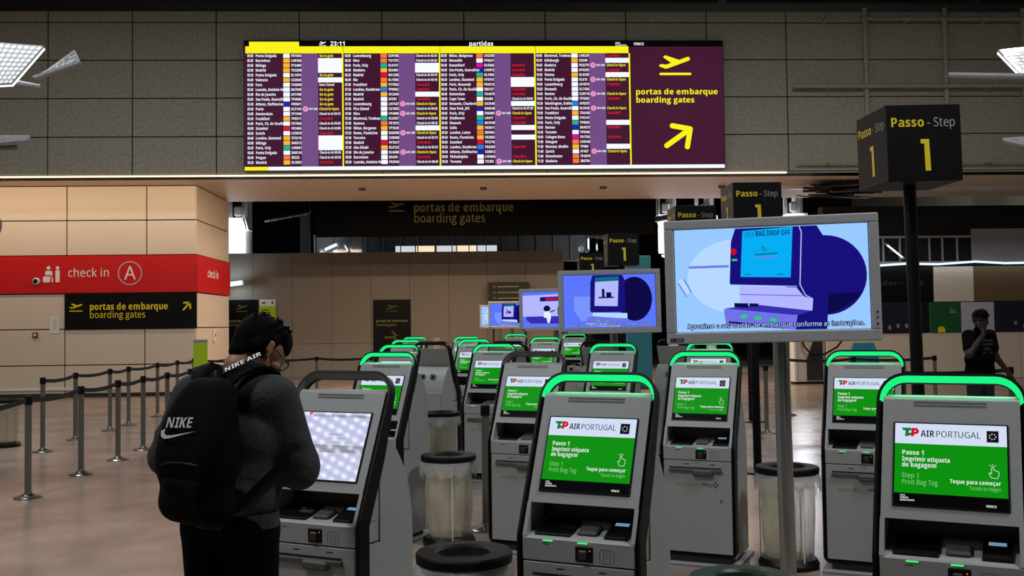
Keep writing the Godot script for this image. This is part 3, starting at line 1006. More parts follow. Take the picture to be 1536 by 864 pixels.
# ---------------------------------------------------------------- departures board
func build_board() -> void:
	var W := 10.83
	var H := 2.92
	var t := thing("departures_board", "huge lit departures board on the stone wall listing flights in four columns", "screen", Vector3(0.455, 6.55, -22.45))
	# picture coordinates taken over the face: u 366..1086 to the right, v 61..254.5 down
	var X := func(u: float) -> float: return ((u - 366.0) / 720.0 - 0.5) * W
	var Y := func(v: float) -> float: return (0.5 - (v - 61.0) / 193.5) * H
	var st := new_st()
	cbox(st, Vector3(-W * 0.5 - 0.02, -H * 0.5 - 0.02, -0.15), Vector3(W * 0.5 + 0.02, H * 0.5 + 0.02, -0.004), 0.01)
	obj("casing", st, M.black_plastic, t)
	var G := {}
	var area := func(c: String, u0: float, v0: float, u1: float, v1: float, z: float) -> void:
		var big: bool = u1 - u0 > 20.0 or v1 - v0 > 20.0
		if not big and not G.has(c): G[c] = new_st(1)
		var s1: SurfaceTool = new_st(1) if big else G[c]
		flat(s1, rect(X.call(u0), Y.call(v1), X.call(u1), Y.call(v0)), z)
		if big: obj("display_field", s1, M[c + "_light"], t)
	area.call("board_black", 366, 61, 1086, 69.5, 0.0)
	area.call("board_purple", 366, 69.5, 1086, 249, 0.0)
	area.call("board_yellow", 373, 62, 447, 70, 0.002)
	area.call("board_yellow", 367.5, 69, 942, 79.5, 0.002)
	area.call("board_white", 401, 249, 1086, 254.5, 0.0)
	area.call("board_yellow", 366, 249, 401, 254.5, 0.0)
	var dest := [
		["Ponta Delgada", "Barcelona", "Málaga", "Madrid", "Ponta Delgada", "Valencia", "Faro", "Luanda, António Neto", "Rio de Janeiro", "Sao Paulo, Guarulhos", "Athens, Eleftherios", "Porto", "Amsterdam", "Frankfurt", "Paris, Ch. de Gaulle", "Istanbul", "Zurich", "London, Stansted", "Málaga", "Paris, Orly", "Ponta Delgada", "Prague", "Munich"],
		["Luxembourg", "Nice", "Paris, Orly", "Madeira", "Madrid", "Rio", "Frankfurt", "London, Heathrow", "Madrid", "Madrid", "Luxembourg", "Pico Island", "Nice", "Montreal, Trudeau", "Geneva", "Milan, Bergamo", "Rome, Fiumicino", "Terceira", "Madrid", "Abu Dhabi", "Rio de Janeiro", "Barcelona", "Luanda, António Neto"],
		["Milan, Malpensa", "Marseille", "Dusseldorf", "Sao Paulo, Guarulhos", "Paris, Orly", "London, Stansted", "Paris, Beauvais", "Paris, Ch. de Gaulle", "Rotterdam", "Cape Town", "Brussels, Charleroi", "New York, JFK", "Paris, Orly", "Eindhoven", "Newark", "Sofia", "London, Luton", "Rome, Fiumicino", "Istanbul", "London, Heathrow", "Athens, Eleftherios", "Philadelphia", "Toronto"],
		["Montreal, Trudeau", "Edinburgh", "Madeira", "Madrid", "Vienna", "Porto Delgada", "Luxembourg", "Brussels", "Boston", "Paris, Ch. de Gaulle", "Washington, Dulles", "Sao Paulo, Guarulhos", "Frankfurt", "Ponta Delgada", "Paris, Orly", "Boston", "Toronto", "Cologne Bonn", "Glasgow", "Warsaw, Modlin", "Zurich", "Manchester", "Madeira"]]
	var chip := ["wyyywywwwwnwwywrwyytwoy", "ootyroybywwwwtoywwrywww", "owpntyywtwynwtbyoyrbnww", "wywwywwwwwbwywtnwpoywoo"]
	var stat := ["YBBBYBGYYYYCTRTTRBBBTTR", "TTBBTTRRBRCTCTTBCTRTCRT", "--RRRBBRRTBTCRRB-B-R-RC", "RBCRBCR-CR-CR-BR-R-BC--"]
	var kinds := {"w": "board_white", "y": "board_chip_gold", "o": "board_chip_orange", "t": "board_chip_teal", "b": "board_chip_blue", "r": "board_chip_red", "n": "board_chip_navy", "p": "board_chip_pink"}
	var white := text_st()
	var yellow := text_st()
	var red := text_st()
	var ink := text_st()
	var cols := [369.0, 513.5, 657.0, 800.5]
	var rng := RandomNumberGenerator.new()
	rng.seed = 12
	var carriers := ["TP", "FR", "VY", "U2", "TO", "LH", "BA", "IB", "KL", "AF"]
	for c in 4:
		var u: float = cols[c]
		area.call("board_band", u + 81, 79.5, u + 106, 249, 0.001)
		area.call("board_yellow", u + 141.5, 79.5, u + 143.7, 249, 0.003)
		area.call("board_black", u + 143.3, 69, u + 143.9, 79.5, 0.004)
		for r in 23:
			var v := 83.2 + 7.25 * r
			var y: float = Y.call(v)
			var mins := r * 4 + c * 96
			fit_text(white, "%02d:%02d" % [5 + (mins / 60) % 19, (mins * 5) % 60], X.call(u + 1.5), X.call(u + 10), y, 0.062, true, 0.004)
			text(white, dest[c][r], X.call(u + 13.5), y, 0.060, 0, true, 0.004, 0.80)
			area.call(kinds[chip[c][r]], u + 54.5, v - 3.1, u + 64, v + 3.1, 0.003)
			text(white, carriers[rng.randi() % 10] + str(rng.randi_range(100, 9999)), X.call(u + 66), y, 0.058, 0, true, 0.004, 0.82)
			var s: String = stat[c][r]
			if s == "B":
				area.call("board_white", u + 106, v - 3.7, u + 141.5, v + 3.7, 0.003)
			elif s == "Y":
				text(yellow, "Go to gate", X.call(u + 108), y, 0.056, 0, true, 0.004, 0.80)
			elif s == "C":
				text(yellow, "Check-in Open", X.call(u + 107.5), y, 0.056, 0, true, 0.004, 0.80)
				var cc := Vector2(X.call(u + 87), y)
				if not G.has("board_pink"): G["board_pink"] = new_st(1)
				flat(G["board_pink"], disc(cc, 0.062, 0.062, 20), 0.003)
				text(ink, "C", cc.x, y, 0.05, 1, true, 0.005)
				text(white, "A01-A08", X.call(u + 92), y, 0.046, 0, true, 0.005, 0.8)
			elif s == "R":
				text(red, "Cancelled", X.call(u + 108), y, 0.056, 0, true, 0.004, 0.80)
			elif s == "T":
				text(white, "Check-in At %02d:%02d" % [rng.randi_range(3, 9), rng.randi_range(0, 11) * 5], X.call(u + 107.5), y, 0.054, 0, true, 0.004, 0.76)
			elif s == "G":
				text(white, "Gate Closed", X.call(u + 107.5), y, 0.054, 0, true, 0.004, 0.78)
	text(white, "23:11", X.call(493), Y.call(65.2), 0.10, 0, true, 0.004)
	text(white, "partidas", X.call(719), Y.call(65.2), 0.10, 1, true, 0.004)
	text(white, "ana", X.call(922), Y.call(63.8), 0.045, 0, true, 0.004)
	text(white, "aeroportos", X.call(922), Y.call(67.2), 0.035, 0, true, 0.004)
	text(white, "VINCI", X.call(950), Y.call(65.6), 0.06, 0, true, 0.004)
	var line := text_st()
	fit_text(line, "portas de embarque", X.call(952.5), X.call(1077), Y.call(138.5), 0.125, true, 0.004)
	put_text("lettering", line, M.board_yellow_light, t)
	line = text_st()
	fit_text(line, "boarding gates", X.call(952.5), X.call(1041), Y.call(151), 0.125, true, 0.004)
	put_text("lettering", line, M.board_yellow_light, t)
	for c in G: obj("airline_chips", G[c], M[c + "_light"], t).set_meta("kind", "stuff")
	put_text("lettering", white, M.board_white_light, t)
	put_text("lettering", yellow, M.board_yellow_light, t)
	put_text("lettering", red, M.board_red_light, t)
	put_text("lettering", ink, M.board_purple_light, t)
	st = new_st(1)
	plane_icon(st, Vector2(X.call(1013), Y.call(103)), 0.74, 0.004)
	obj("pictogram", st, M.board_yellow_light, t)
	st = new_st(1)
	arrow_icon(st, Vector2(X.call(1017), Y.call(207)), 0.70, 0.61, 0.004)
	obj("pictogram", st, M.board_yellow_light, t)
	st = new_st(1)
	plane_icon(st, Vector2(X.call(482), Y.call(66)), 0.16, 0.004)
	obj("pictogram", st, M.board_white_light, t)
	var l := AreaLight3D.new()
	l.name = "board_glow"
	l.area_size = Vector2(W, H)
	l.light_color = Color(0.95, 0.82, 0.86)
	l.light_energy = 1.2
	l.shadow_enabled = true
	l.transform = Transform3D(Basis(Vector3.UP, PI), Vector3(0, 0, 0.05))
	t.add_child(l)

# ---------------------------------------------------------------- hall
func slab(called: String, mn: Vector3, mx: Vector3, m: Material) -> MeshInstance3D:
	var st := new_st()
	box(st, mn, mx)
	var o := obj(called, st, m, self)
	o.set_meta("kind", "structure")
	return o

# panels on a wall that faces +z (axis 0) or +x (axis 1): u runs along x or z
func panels(w: Node3D, us: Array, ys: Array, plane: float, axis: int, m: Material, gap := 0.012, deep := 0.03) -> void:
	var cache := {}
	for i in us.size() - 1:
		for j in ys.size() - 1:
			var a := Vector2(us[i] + gap, ys[j] + gap)
			var b := Vector2(us[i + 1] - gap, ys[j + 1] - gap)
			var s := (b - a) * 0.5
			var key := "%.3f %.3f" % [s.x, s.y]
			if not cache.has(key):
				var st := new_st()
				if axis == 0: cbox(st, Vector3(-s.x, -s.y, -deep), Vector3(s.x, s.y, 0), 0.004)
				else: cbox(st, Vector3(-deep, -s.y, -s.x), Vector3(0, s.y, s.x), 0.004)
				cache[key] = done(st)
			var c := (a + b) * 0.5
			part_mesh("panel", cache[key], m, w, Vector3(c.x, c.y, plane) if axis == 0 else Vector3(plane, c.y, c.x))

func span(from: float, to: float, step: float, hit: float) -> Array:
	var r := [from]
	var k := ceilf((from - hit) / step + 0.05)
	while hit + k * step < to - 0.05:
		r.append(hit + k * step)
		k += 1.0
	r.append(to)
	return r

func build_hall() -> void:
	slab("floor", Vector3(-14, -0.2, -46), Vector3(18, 0, 8), M.floor_stone)
	slab("ceiling", Vector3(-14, 9.3, -46), Vector3(18, 9.5, 8), M.ceiling_black)
	slab("wall_left", Vector3(-14.2, -0.2, -46), Vector3(-14, 9.5, 8), M.stone_panel)
	slab("wall_right", Vector3(18, -0.2, -46), Vector3(18.2, 9.5, 8), M.stone_panel)
	slab("wall_rear", Vector3(-14.2, -0.2, 8), Vector3(18.2, 9.5, 8.2), M.wall_dark)
	slab("wall_end", Vector3(-14.2, -0.2, -46.2), Vector3(18.2, 9.5, -46), M.ceiling_black)
	# stone clad wall over the passage
	var w := setting("wall_upper", "wide stone clad wall carrying the departures board", "wall")
	var st := new_st()
	box(st, Vector3(-14, 5.0, -23.2), Vector3(18, 8.75, -22.655))
	obj("backing", st, M.joint, w)
	panels(w, span(-14.0, 18.0, 1.862, -9.35), [5.03, 5.89, 6.76, 7.625, 8.485, 8.75], -22.62, 0, M.stone_panel)
	st = new_st()
	for x in [-12.0, -6.0, 0.0, 6.0, 12.0]: tube(st, [Vector3(x, 8.95, -22.5), Vector3(x + 5.8, 8.95, -22.5)], 0.05, 0.05, 8)
	obj("pipe", st, M.wall_dark, w)
	# soffit under it
	w = setting("ceiling_soffit", "pale flat soffit over the passage behind the stone wall", "ceiling")
	st = new_st()
	box(st, Vector3(-14, 5.0, -27.3), Vector3(18, 5.02, -22.64))
	box(st, Vector3(-14, 5.02, -27.3), Vector3(18, 5.25, -27.2))
	obj("underside", st, M.soffit_white, w)
	st = new_st()
	box(st, Vector3(7.9, 4.90, -24.9), Vector3(18, 4.995, -24.75))
	obj("beam", st, M.white_paint, w)
	# cove lamp along the front edge
	var lamp := thing("cove_light", "long thin warm light strip along the lower edge of the stone wall", "light")
	st = new_st()
	cbox(st, Vector3(-13.9, 4.985, -22.66), Vector3(7.35, 5.02, -22.60), 0.004)
	obj("light_strip", st, M.strip_light, lamp)
	for k in 4:
		var l := AreaLight3D.new()
		l.name = "cove_lamp"
		l.area_size = Vector2(5.2, 0.08)
		l.light_color = Color(1.0, 0.88, 0.75)
		l.light_energy = [4.5, 4.0, 3.5, 3.5][k]
		l.shadow_enabled = true
		l.position = Vector3(-11.2 + 5.3 * k, 4.96, -22.63)
		l.rotation = Vector3(-PI / 2 + 0.75, 0, 0)
		lamp.add_child(l)
	# recessed downlights in the soffit
	for a in [[-2.6, -24.8], [0.4, -24.8], [3.4, -24.8], [6.4, -24.8]]:
		lamp = thing("downlight", "small round downlight set in the soffit", "light", Vector3(a[0], 5.0, a[1]), 0.0, "soffit downlights")
		st = new_st()
		lathe(st, [Vector2(0.08, 0.0), Vector2(0.08, -0.045), Vector2(0.088, -0.05), Vector2(0.088, 0.0)], 20)
		obj("rim", st, M.kiosk_dark, lamp)
		st = new_st()
		lathe(st, [Vector2(0.0, -0.006), Vector2(0.078, -0.006), Vector2(0.078, 0.0)], 20)
		obj("lamp_disc", st, M.strip_light, lamp)
		var l := AreaLight3D.new()
		l.name = "downlight_glow"
		l.area_size = Vector2(0.12, 0.12)
		l.light_color = Color(1.0, 0.88, 0.76)
		l.light_energy = 15.0
		l.shadow_enabled = true
		l.position = Vector3(0, -0.052, 0)
		l.rotation.x = -PI / 2
		lamp.add_child(l)
	# check-in block on the left
	w = setting("wall_check_in", "beige panelled wall of the check-in block under the soffit", "wall")
	st = new_st()
	box(st, Vector3(-14, 0, -27.25), Vector3(-6.49, 5.0, -24.08))
	obj("backing", st, M.joint, w)
	panels(w, [-14.0, -13.2, -11.34, -9.48, -7.62, -6.46], [3.34, 4.17, 4.99], -24.04, 0, M.beige_panel)
	panels(w, [-14.0, -13.2, -11.34, -9.52, -7.66, -6.46], [0.0, 0.75, 1.60, 2.44], -24.04, 0, M.beige_panel)
	panels(w, [-27.25, -25.6, -24.05], [0.0, 0.75, 1.60, 2.44], -6.45, 1, M.beige_panel)
	panels(w, [-27.25, -25.6, -24.05], [3.34, 4.17, 4.99], -6.45, 1, M.beige_panel)
	st = new_st()
	cbox(st, Vector3(-14, 0.16, -24.04), Vector3(-8.2, 0.22, -24.0), 0.008)
	obj("bumper_rail", st, M.white_paint, w)
	st = new_st()
	box(st, Vector3(-14, 0.0, -24.04), Vector3(-6.46, 0.09, -24.02))
	obj("skirting", st, M.joint, w)
	var t := thing("check_in_sign", "red band sign round the wall corner reading check in A", "sign")
	st = new_st()
	cbox(st, Vector3(-14, 2.45, -24.06), Vector3(-6.40, 3.33, -23.99), 0.004)
	cbox(st, Vector3(-6.45, 2.45, -27.2), Vector3(-6.40, 3.33, -24.03), 0.004)
	obj("panel", st, M.red_sign, t)
	st = text_st()
	fit_text(st, "check in", -9.42, -8.48, 2.93, 0.20, false, -23.985)
	put_text("lettering", st, M.white_print, t)
	st = text_st()
	text(st, "A", -7.99, 2.91, 0.32, 1, false, -23.985)
	put_text("lettering", st, M.white_print, t)
	st = text_st()
	fit_text(st, "check in", 24.85, 25.9, 2.93, 0.20, true, -6.395, Transform3D(Basis(Vector3.UP, PI / 2), Vector3.ZERO))
	put_text("lettering", st, M.white_print, t)
	st = new_st(1)
	for k in 36:
		var a := TAU * k / 36.0
		var b := TAU * (k + 1) / 36.0
		stroke(st, [Vector2(-7.99 + cos(a) * 0.27, 2.91 + sin(a) * 0.27), Vector2(-7.99 + cos(b) * 0.27, 2.91 + sin(b) * 0.27)], 0.025, -23.985)
	obj("ring", st, M.white_print, t)
	st = new_st(1)
	# clerk, traveller and bag pictogram
	var c0 := Vector2(-9.86, 2.90)
	flat(st, disc(c0 + Vector2(-0.02, 0.15), 0.045, 0.045, 14), -23.985)
	flat(st, PackedVector2Array([c0 + Vector2(-0.09, 0.08), c0 + Vector2(0.05, 0.08), c0 + Vector2(0.08, -0.02), c0 + Vector2(-0.10, -0.02)]), -23.985)
	flat(st, round_rect(c0.x - 0.15, c0.y - 0.19, c0.x + 0.02, c0.y - 0.05, 0.04), -23.985)
	stroke(st, [c0 + Vector2(0.03, -0.05), c0 + Vector2(0.07, -0.06), c0 + Vector2(0.07, -0.18)], 0.03, -23.985)
	flat(st, disc(c0 + Vector2(0.19, 0.15), 0.04, 0.04, 14), -23.985)
	flat(st, round_rect(c0.x + 0.14, c0.y - 0.19, c0.x + 0.24, c0.y + 0.10, 0.03), -23.985)
	obj("pictogram", st, M.white_print, t)
	t = thing("gate_sign", "black sign with yellow portas de embarque lettering below the red band", "sign")
	st = new_st()
	cbox(st, Vector3(-9.50, 1.60, -24.05), Vector3(-6.44, 2.44, -23.985), 0.005)
	obj("panel", st, M.black_sign, t)
	st = text_st()
	fit_text(st, "portas de embarque", -8.92, -7.11, 2.12, 0.155, true, -23.982)
	put_text("lettering", st, M.yellow_print, t)
	st = text_st()
	fit_text(st, "boarding gates", -8.92, -7.64, 1.93, 0.155, false, -23.982)
	put_text("lettering", st, M.yellow_print, t)
	st = new_st(1)
	plane_icon(st, Vector2(-9.24, 2.08), 0.31, -23.982)
	obj("pictogram", st, M.yellow_print, t)
	st = new_st(1)
	arrow_icon(st, Vector2(-6.66, 2.12), 0.24, 0.85, -23.982)
	obj("pictogram", st, M.yellow_print, t)
	t = thing("dome_camera", "small white dome camera on the red check in band", "camera", Vector3(-10.16, 2.74, -23.99))
	st = new_st()
	lathe(st, [Vector2(0.085, 0.0), Vector2(0.085, 0.03), Vector2(0.075, 0.05), Vector2(0.055, 0.06)], 20)
	var q := obj("housing", st, M.white_paint, t)
	q.rotation.x = PI / 2
	st = new_st()
	lathe(st, [Vector2(0.058, 0.05), Vector2(0.05, 0.08), Vector2(0.03, 0.10), Vector2(0.0, 0.108)], 18, Vector3.ZERO, true)
	q = obj("dome", st, M.black_plastic, t)
	q.rotation.x = PI / 2
	t = thing("wall_notice", "small white paper notice on the beige wall beside the black sign", "notice", Vector3(-9.755, 1.70, -24.035))
	st = new_st()
	cbox(st, Vector3(-0.11, -0.20, 0), Vector3(0.11, 0.20, 0.008), 0.002)
	obj("sheet", st, M.white_paint, t)
	st = new_st(1)
	for k in 7: flat(st, rect(-0.03, 0.12 - k * 0.035, 0.05, 0.13 - k * 0.035), 0.0085)
	obj("print", st, M.grey_paint, t).set_meta("kind", "stuff")
	t = thing("fire_call_point", "small red fire alarm call point on the beige wall", "alarm", Vector3(-10.19, 1.47, -24.035))
	st = new_st()
	cbox(st, Vector3(-0.06, -0.06, 0), Vector3(0.06, 0.06, 0.05), 0.008)
	obj("case", st, M.red_plastic, t)
	st = new_st()
	cbox(st, Vector3(-0.03, -0.025, 0.045), Vector3(0.03, 0.03, 0.054), 0.003)
	obj("glass", st, M.white_paint, t)
	t = thing("wall_box", "small white control box on the side of the check-in block", "switch box", Vector3(-6.445, 1.39, -25.6))
	st = new_st()
	cbox(st, Vector3(0, -0.15, -0.09), Vector3(0.05, 0.15, 0.09), 0.008)
	obj("case", st, M.white_paint, t)
	st = new_st()
	cbox(st, Vector3(0.045, -0.02, -0.04), Vector3(0.056, 0.05, 0.04), 0.003)
	obj("button", st, M.red_plastic, t)
	# conduits on the right of the upper wall
	for x in [9.24, 11.12, 12.98]:
		t = thing("conduit", "grey vertical conduit pipe clipped to the stone wall", "pipe", Vector3(x, 0, 0), 0.0, "vertical conduits on the stone wall")
		st = new_st()
		tube(st, [Vector3(0, 8.80, -22.53), Vector3(0, 5.05, -22.53)], 0.055, 0.055, 12)
		obj("tube", st, M.stone_panel, t)
		st = new_st()
		for y in [8.55, 6.95, 5.3]: cbox(st, Vector3(-0.09, y - 0.04, -22.62), Vector3(0.09, y + 0.04, -22.52), 0.01)
		obj("clip", st, M.stone_panel, t).set_meta("kind", "stuff")
	for a in [[6.96, 7.5], [5.22, 7.55], [8.52, 9.2]]:
		t = thing("conduit_rail", ["grey horizontal pipe crossing the middle of the stone wall", "thin grey horizontal pipe low on the stone wall", "thin grey pipe near the top of the stone wall"][[6.96, 5.22, 8.52].find(a[0])], "pipe")
		st = new_st()
		tube(st, [Vector3(a[1], a[0], -22.41), Vector3(17.5, a[0], -22.41)], 0.05 if a[0] == 6.96 else 0.03, -1.0, 10)
		obj("tube", st, M.stone_panel, t)
		st = new_st()
		for x in [8.3, 10.2, 12.05, 13.9]: cbox(st, Vector3(x - 0.03, a[0] - 0.05, -22.62), Vector3(x + 0.03, a[0] + 0.05, -22.39), 0.008)
		obj("clip", st, M.stone_panel, t).set_meta("kind", "stuff")
	t = thing("broken_ceiling", "ragged dark strips of torn ceiling hanging below the soffit", "ceiling debris")
	var rng := RandomNumberGenerator.new()
	rng.seed = 4
	for k in 46:
		st = new_st()
		var x := rng.randf_range(8.15, 9.0)
		var y := rng.randf_range(4.66, 4.95)
		if y > 4.86: x += 0.25
		var L := rng.randf_range(0.4, 1.5)
		var tr := Transform3D(Basis.from_euler(Vector3(rng.randf_range(-0.5, 0.5), rng.randf_range(-0.25, 0.25), rng.randf_range(-0.07, 0.07))), Vector3(x, y, -24.2 + rng.randf_range(-0.35, 0.35)))
		box(st, Vector3(0, -0.012, -0.06), Vector3(L, 0.006, 0.06), tr)
		obj("strip", st, [M.wall_dark, M.grey_paint, M.kiosk_dark][k % 3], t)

# ---------------------------------------------------------------- far side of the passage
func gate_poster(label: String, at: Vector3, w: float, h: float, turn: float, m: Material) -> void:
	var t := thing("gate_poster", label, "sign", at)
	var st := new_st()
	cbox(st, Vector3(-w * 0.5, -h, 0), Vector3(w * 0.5, 0, 0.04), 0.005)
	obj("panel", st, M.black_sign, t)
	st = new_st(1)
	plane_icon(st, Vector2(0, -0.30), 0.36, 0.043)
	obj("pictogram", st, m, t)
	st = new_st(1)
	arrow_icon(st, Vector2(0, -1.18), 0.42, turn, 0.043)
	obj("pictogram", st, m, t)
	st = text_st()
	fit_text(st, "portas de embarque", -w * 0.42, w * 0.42, -0.66, 0.075, true, 0.043)
	put_text("lettering", st, M.gold_print, t)
	st = text_st()
	fit_text(st, "boarding gates", -w * 0.42, w * 0.12, -0.78, 0.075, false, 0.043)
	put_text("lettering", st, M.gold_print, t)

func lantern(label: String, at: Vector3) -> void:
	var t := thing("lantern_column", label, "lamp", at, 0.0, "glowing lantern columns beyond the passage")
	var st := new_st()
	tube(st, [Vector3(0.18, 0, -0.1), Vector3(0.18, 6.2, -0.1)], 0.17, 0.17, 20)
	obj("column", st, M.white_paint, t)
	st = new_st()
	lathe(st, [Vector2(0.0, 3.86), Vector2(0.26, 3.86), Vector2(0.28, 3.9), Vector2(0.28, 4.72), Vector2(0.24, 4.75)], 28, Vector3(-0.06, 0, 0.3), false)
	obj("lamp_glass", st, M.lantern_light, t)
	st = new_st()
	lathe(st, [Vector2(0.0, 3.70), Vector2(0.16, 3.74), Vector2(0.18, 3.80), Vector2(0.0, 3.84)], 24, Vector3(-0.06, 0, 0.3))
	obj("lamp_base", st, M.panel_light, t)
	# pleated hood of leaning fins
	for k in 9:
		st = new_st()
		var x := -0.36 + 0.075 * k
		prism(st, PackedVector2Array([Vector2(x, 5.12), Vector2(x + 0.045, 5.12), Vector2(x + 0.14, 4.72), Vector2(x + 0.095, 4.72)]), 0.02, 0.62)
		obj("fin", st, M.lantern_light if k < 7 else M.white_paint, t)
	st = new_st()
	for s in [-1, 1]: cbox(st, Vector3(-0.04 + s * 0.26 - 0.06, 5.10, 0.1), Vector3(-0.04 + s * 0.26 + 0.06, 5.75, 0.2), 0.01)
	cbox(st, Vector3(-0.18, 5.2, 0.1), Vector3(0.08, 5.55, 0.24), 0.05)
	obj("bracket", st, M.white_paint, t)
	var l := OmniLight3D.new()
	l.name = "lantern_glow"
	l.light_color = Color(0.95, 0.96, 1.0)
	l.light_energy = 4.0
	l.light_size = 0.2
	l.omni_range = 40.0
	l.omni_attenuation = 2.0
	l.shadow_enabled = true
	l.position = Vector3(-0.06, 4.3, 0.75)
	t.add_child(l)

func led_bar(label: String, a: Vector3, b: Vector3, r := 0.035, energy := 0.12, hung := true) -> void:
	var mid := (a + b) * 0.5
	var t := thing("led_tube", label, "light", mid)
	var st := new_st()
	tube(st, [a - mid, b - mid], r, r, 10)
	obj("tube_lamp", st, M.tube_light, t)
	var d := (b - a).normalized()
	for e in [a - mid, b - mid]:
		st = new_st()
		tube(st, [e - d * 0.03, e + d * 0.03], r * 1.25, -1.0, 10)
		obj("end_cap", st, M.grey_paint, t)
	st = new_st()
	if hung: tube(st, [Vector3(0, r, 0), Vector3(0, 9.3 - mid.y, 0)], 0.008, -1.0, 6)
	else: cbox(st, Vector3(-0.05, -0.03, -0.3), Vector3(0.05, 0.03, -r * 0.8), 0.005)
	obj("hanger" if hung else "bracket", st, M.wall_dark, t)
	var l := OmniLight3D.new()
	l.name = "tube_glow"
	l.light_color = Color(0.86, 0.94, 1.0)
	l.light_energy = energy
	l.light_size = 0.1
	l.omni_range = 40.0
	l.omni_attenuation = 2.0
	l.shadow_enabled = true
	l.position = Vector3(0, 0, 0.2)
	t.add_child(l)

func build_far() -> void:
	var w := setting("wall_far", "plain grey-brown partition wall beyond the kiosks", "wall")
	var st := new_st()
	box(st, Vector3(-9.5, 0, -31.8), Vector3(3.02, 3.88, -31.53))
	obj("backing", st, M.joint, w)
	panels(w, span(-9.5, 3.02, 1.22, -1.84), [0.0, 1.05, 3.90], -31.5, 0, M.grey_board, 0.004, 0.03)
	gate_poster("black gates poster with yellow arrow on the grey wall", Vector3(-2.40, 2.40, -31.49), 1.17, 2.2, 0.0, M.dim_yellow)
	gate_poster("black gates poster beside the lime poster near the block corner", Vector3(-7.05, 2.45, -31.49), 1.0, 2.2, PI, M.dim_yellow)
	var t := thing("lime_poster", "lime green poster with white top on the grey wall", "poster", Vector3(-6.26, 2.45, -31.49))
	st = new_st(); cbox(st, Vector3(-0.25, -1.6, 0), Vector3(0.25, -0.2, 0.03), 0.004); obj("lower_panel", st, M.lime, t)
	st = new_st(); cbox(st, Vector3(-0.25, -0.2, 0), Vector3(0.25, 0.0, 0.03), 0.004); obj("upper_panel", st, M.white_paint, t)
	st = new_st(1)
	for k in 3: flat(st, rect(-0.19, -0.34 - 0.08 * k, 0.05 + 0.04 * k, -0.31 - 0.08 * k), 0.032)
	flat(st, rect(-0.17, -0.13, -0.06, -0.08), 0.032); flat(st, rect(0.13, -0.14, 0.18, -0.06), 0.032)
	obj("print", st, M.olive_dark, t).set_meta("kind", "stuff")
	t = thing("directory_sign", "dark olive directory sign with faint lines above the far displays", "sign", Vector3(1.27, 2.90, -31.2))
	st = new_st(); cbox(st, Vector3(-0.64, -1.25, -0.05), Vector3(0.64, 0, 0.0), 0.01); obj("panel", st, M.olive_dark, t)
	st = new_st(1)
	for k in 5: flat(st, rect(-0.36, -0.16 - 0.18 * k, 0.30 + 0.06 * (k % 3), -0.12 - 0.18 * k), 0.003)
	for k in 5: flat(st, disc(Vector2(-0.46, -0.14 - 0.18 * k), 0.03, 0.03, 10), 0.003)
	obj("print", st, M.gold_print, t).set_meta("kind", "stuff")
	st = new_st()
	for x in [-0.5, 0.5]: tube(st, [Vector3(x, 0, -0.06), Vector3(x, -2.9, -0.06)], 0.03, -1.0, 8)
	obj("leg", st, M.dark_steel, t)
	# black hanging gates sign behind the soffit
	t = thing("hanging_gate_sign", "wide black hanging sign with dim portas de embarque lettering", "sign")
	st = new_st(); cbox(st, Vector3(-4.25, 4.08, -28.1), Vector3(5.3, 5.6, -28.0), 0.01); obj("panel", st, M.hanging_black, t)
	st = text_st()
	fit_text(st, "portas de embarque", -1.50, 1.29, 4.88, 0.24, true, -27.99)
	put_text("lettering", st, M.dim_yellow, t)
	st = text_st()
	fit_text(st, "boarding gates", -1.50, 0.48, 4.58, 0.24, false, -27.99)
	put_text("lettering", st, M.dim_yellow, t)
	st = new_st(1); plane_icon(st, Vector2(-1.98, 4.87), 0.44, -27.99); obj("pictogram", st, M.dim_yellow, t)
	st = new_st()
	for x in [-3.5, 0.5, 4.5]: tube(st, [Vector3(x, 5.6, -28.05), Vector3(x, 9.3, -28.05)], 0.02, -1.0, 8)
	obj("hanger", st, M.dark_steel, t)
	slab("trim_1", Vector3(-5.50, 0, -33.3), Vector3(-5.20, 7.0, -33.0), M.wall_dark)
	# upper gallery behind the far wall: frames and panes
	t = thing("glazed_gallery", "long dark glazed gallery strip above the grey wall", "gallery")
	st = new_st(); box(st, Vector3(-5.2, 4.62, -34.05), Vector3(4.2, 4.68, -33.95)); box(st, Vector3(-5.2, 3.7, -34.05), Vector3(4.2, 3.76, -33.95)); obj("rail", st, M.grey_paint, t)
	for x in [-5.1, 4.1]:
		st = new_st(); box(st, Vector3(x - 0.06, 0, -34.06), Vector3(x + 0.06, 3.7, -33.94)); obj("support", st, M.wall_dark, t)
	for k in 17:
		st = new_st(); box(st, Vector3(-5.2 + 0.58 * k, 3.7, -34.03), Vector3(-5.16 + 0.58 * k, 4.68, -33.97)); obj("mullion", st, M.grey_paint, t)
	for k in 16:
		st = new_st(); box(st, Vector3(-5.15 + 0.58 * k, 3.78, -34.01), Vector3(-4.63 + 0.58 * k, 4.61, -34.0)); obj("pane", st, M.pane, t)
	for k in 5:
		t = thing("gallery_light", "warm white ceiling light panel behind the gallery glass", "light", Vector3(-2.2 + 0.72 * k, 4.28, -35.2), 0.0, "light panels behind the gallery")
		st = new_st(); cbox(st, Vector3(-0.34, -0.13, 0), Vector3(0.34, 0.10, 0.04), 0.01); obj("light_panel", st, M.strip_light if k % 2 else M.lantern_light, t)
		st = new_st(); cbox(st, Vector3(-0.35, 0.09, -0.02), Vector3(0.35, 0.13, 0.05), 0.005); obj("rim", st, M.grey_paint, t)
		st = new_st(); tube(st, [Vector3(0, 0.12, 0.0), Vector3(0, 5.02, 0.0)], 0.01, -1.0, 6); obj("hanger", st, M.wall_dark, t)
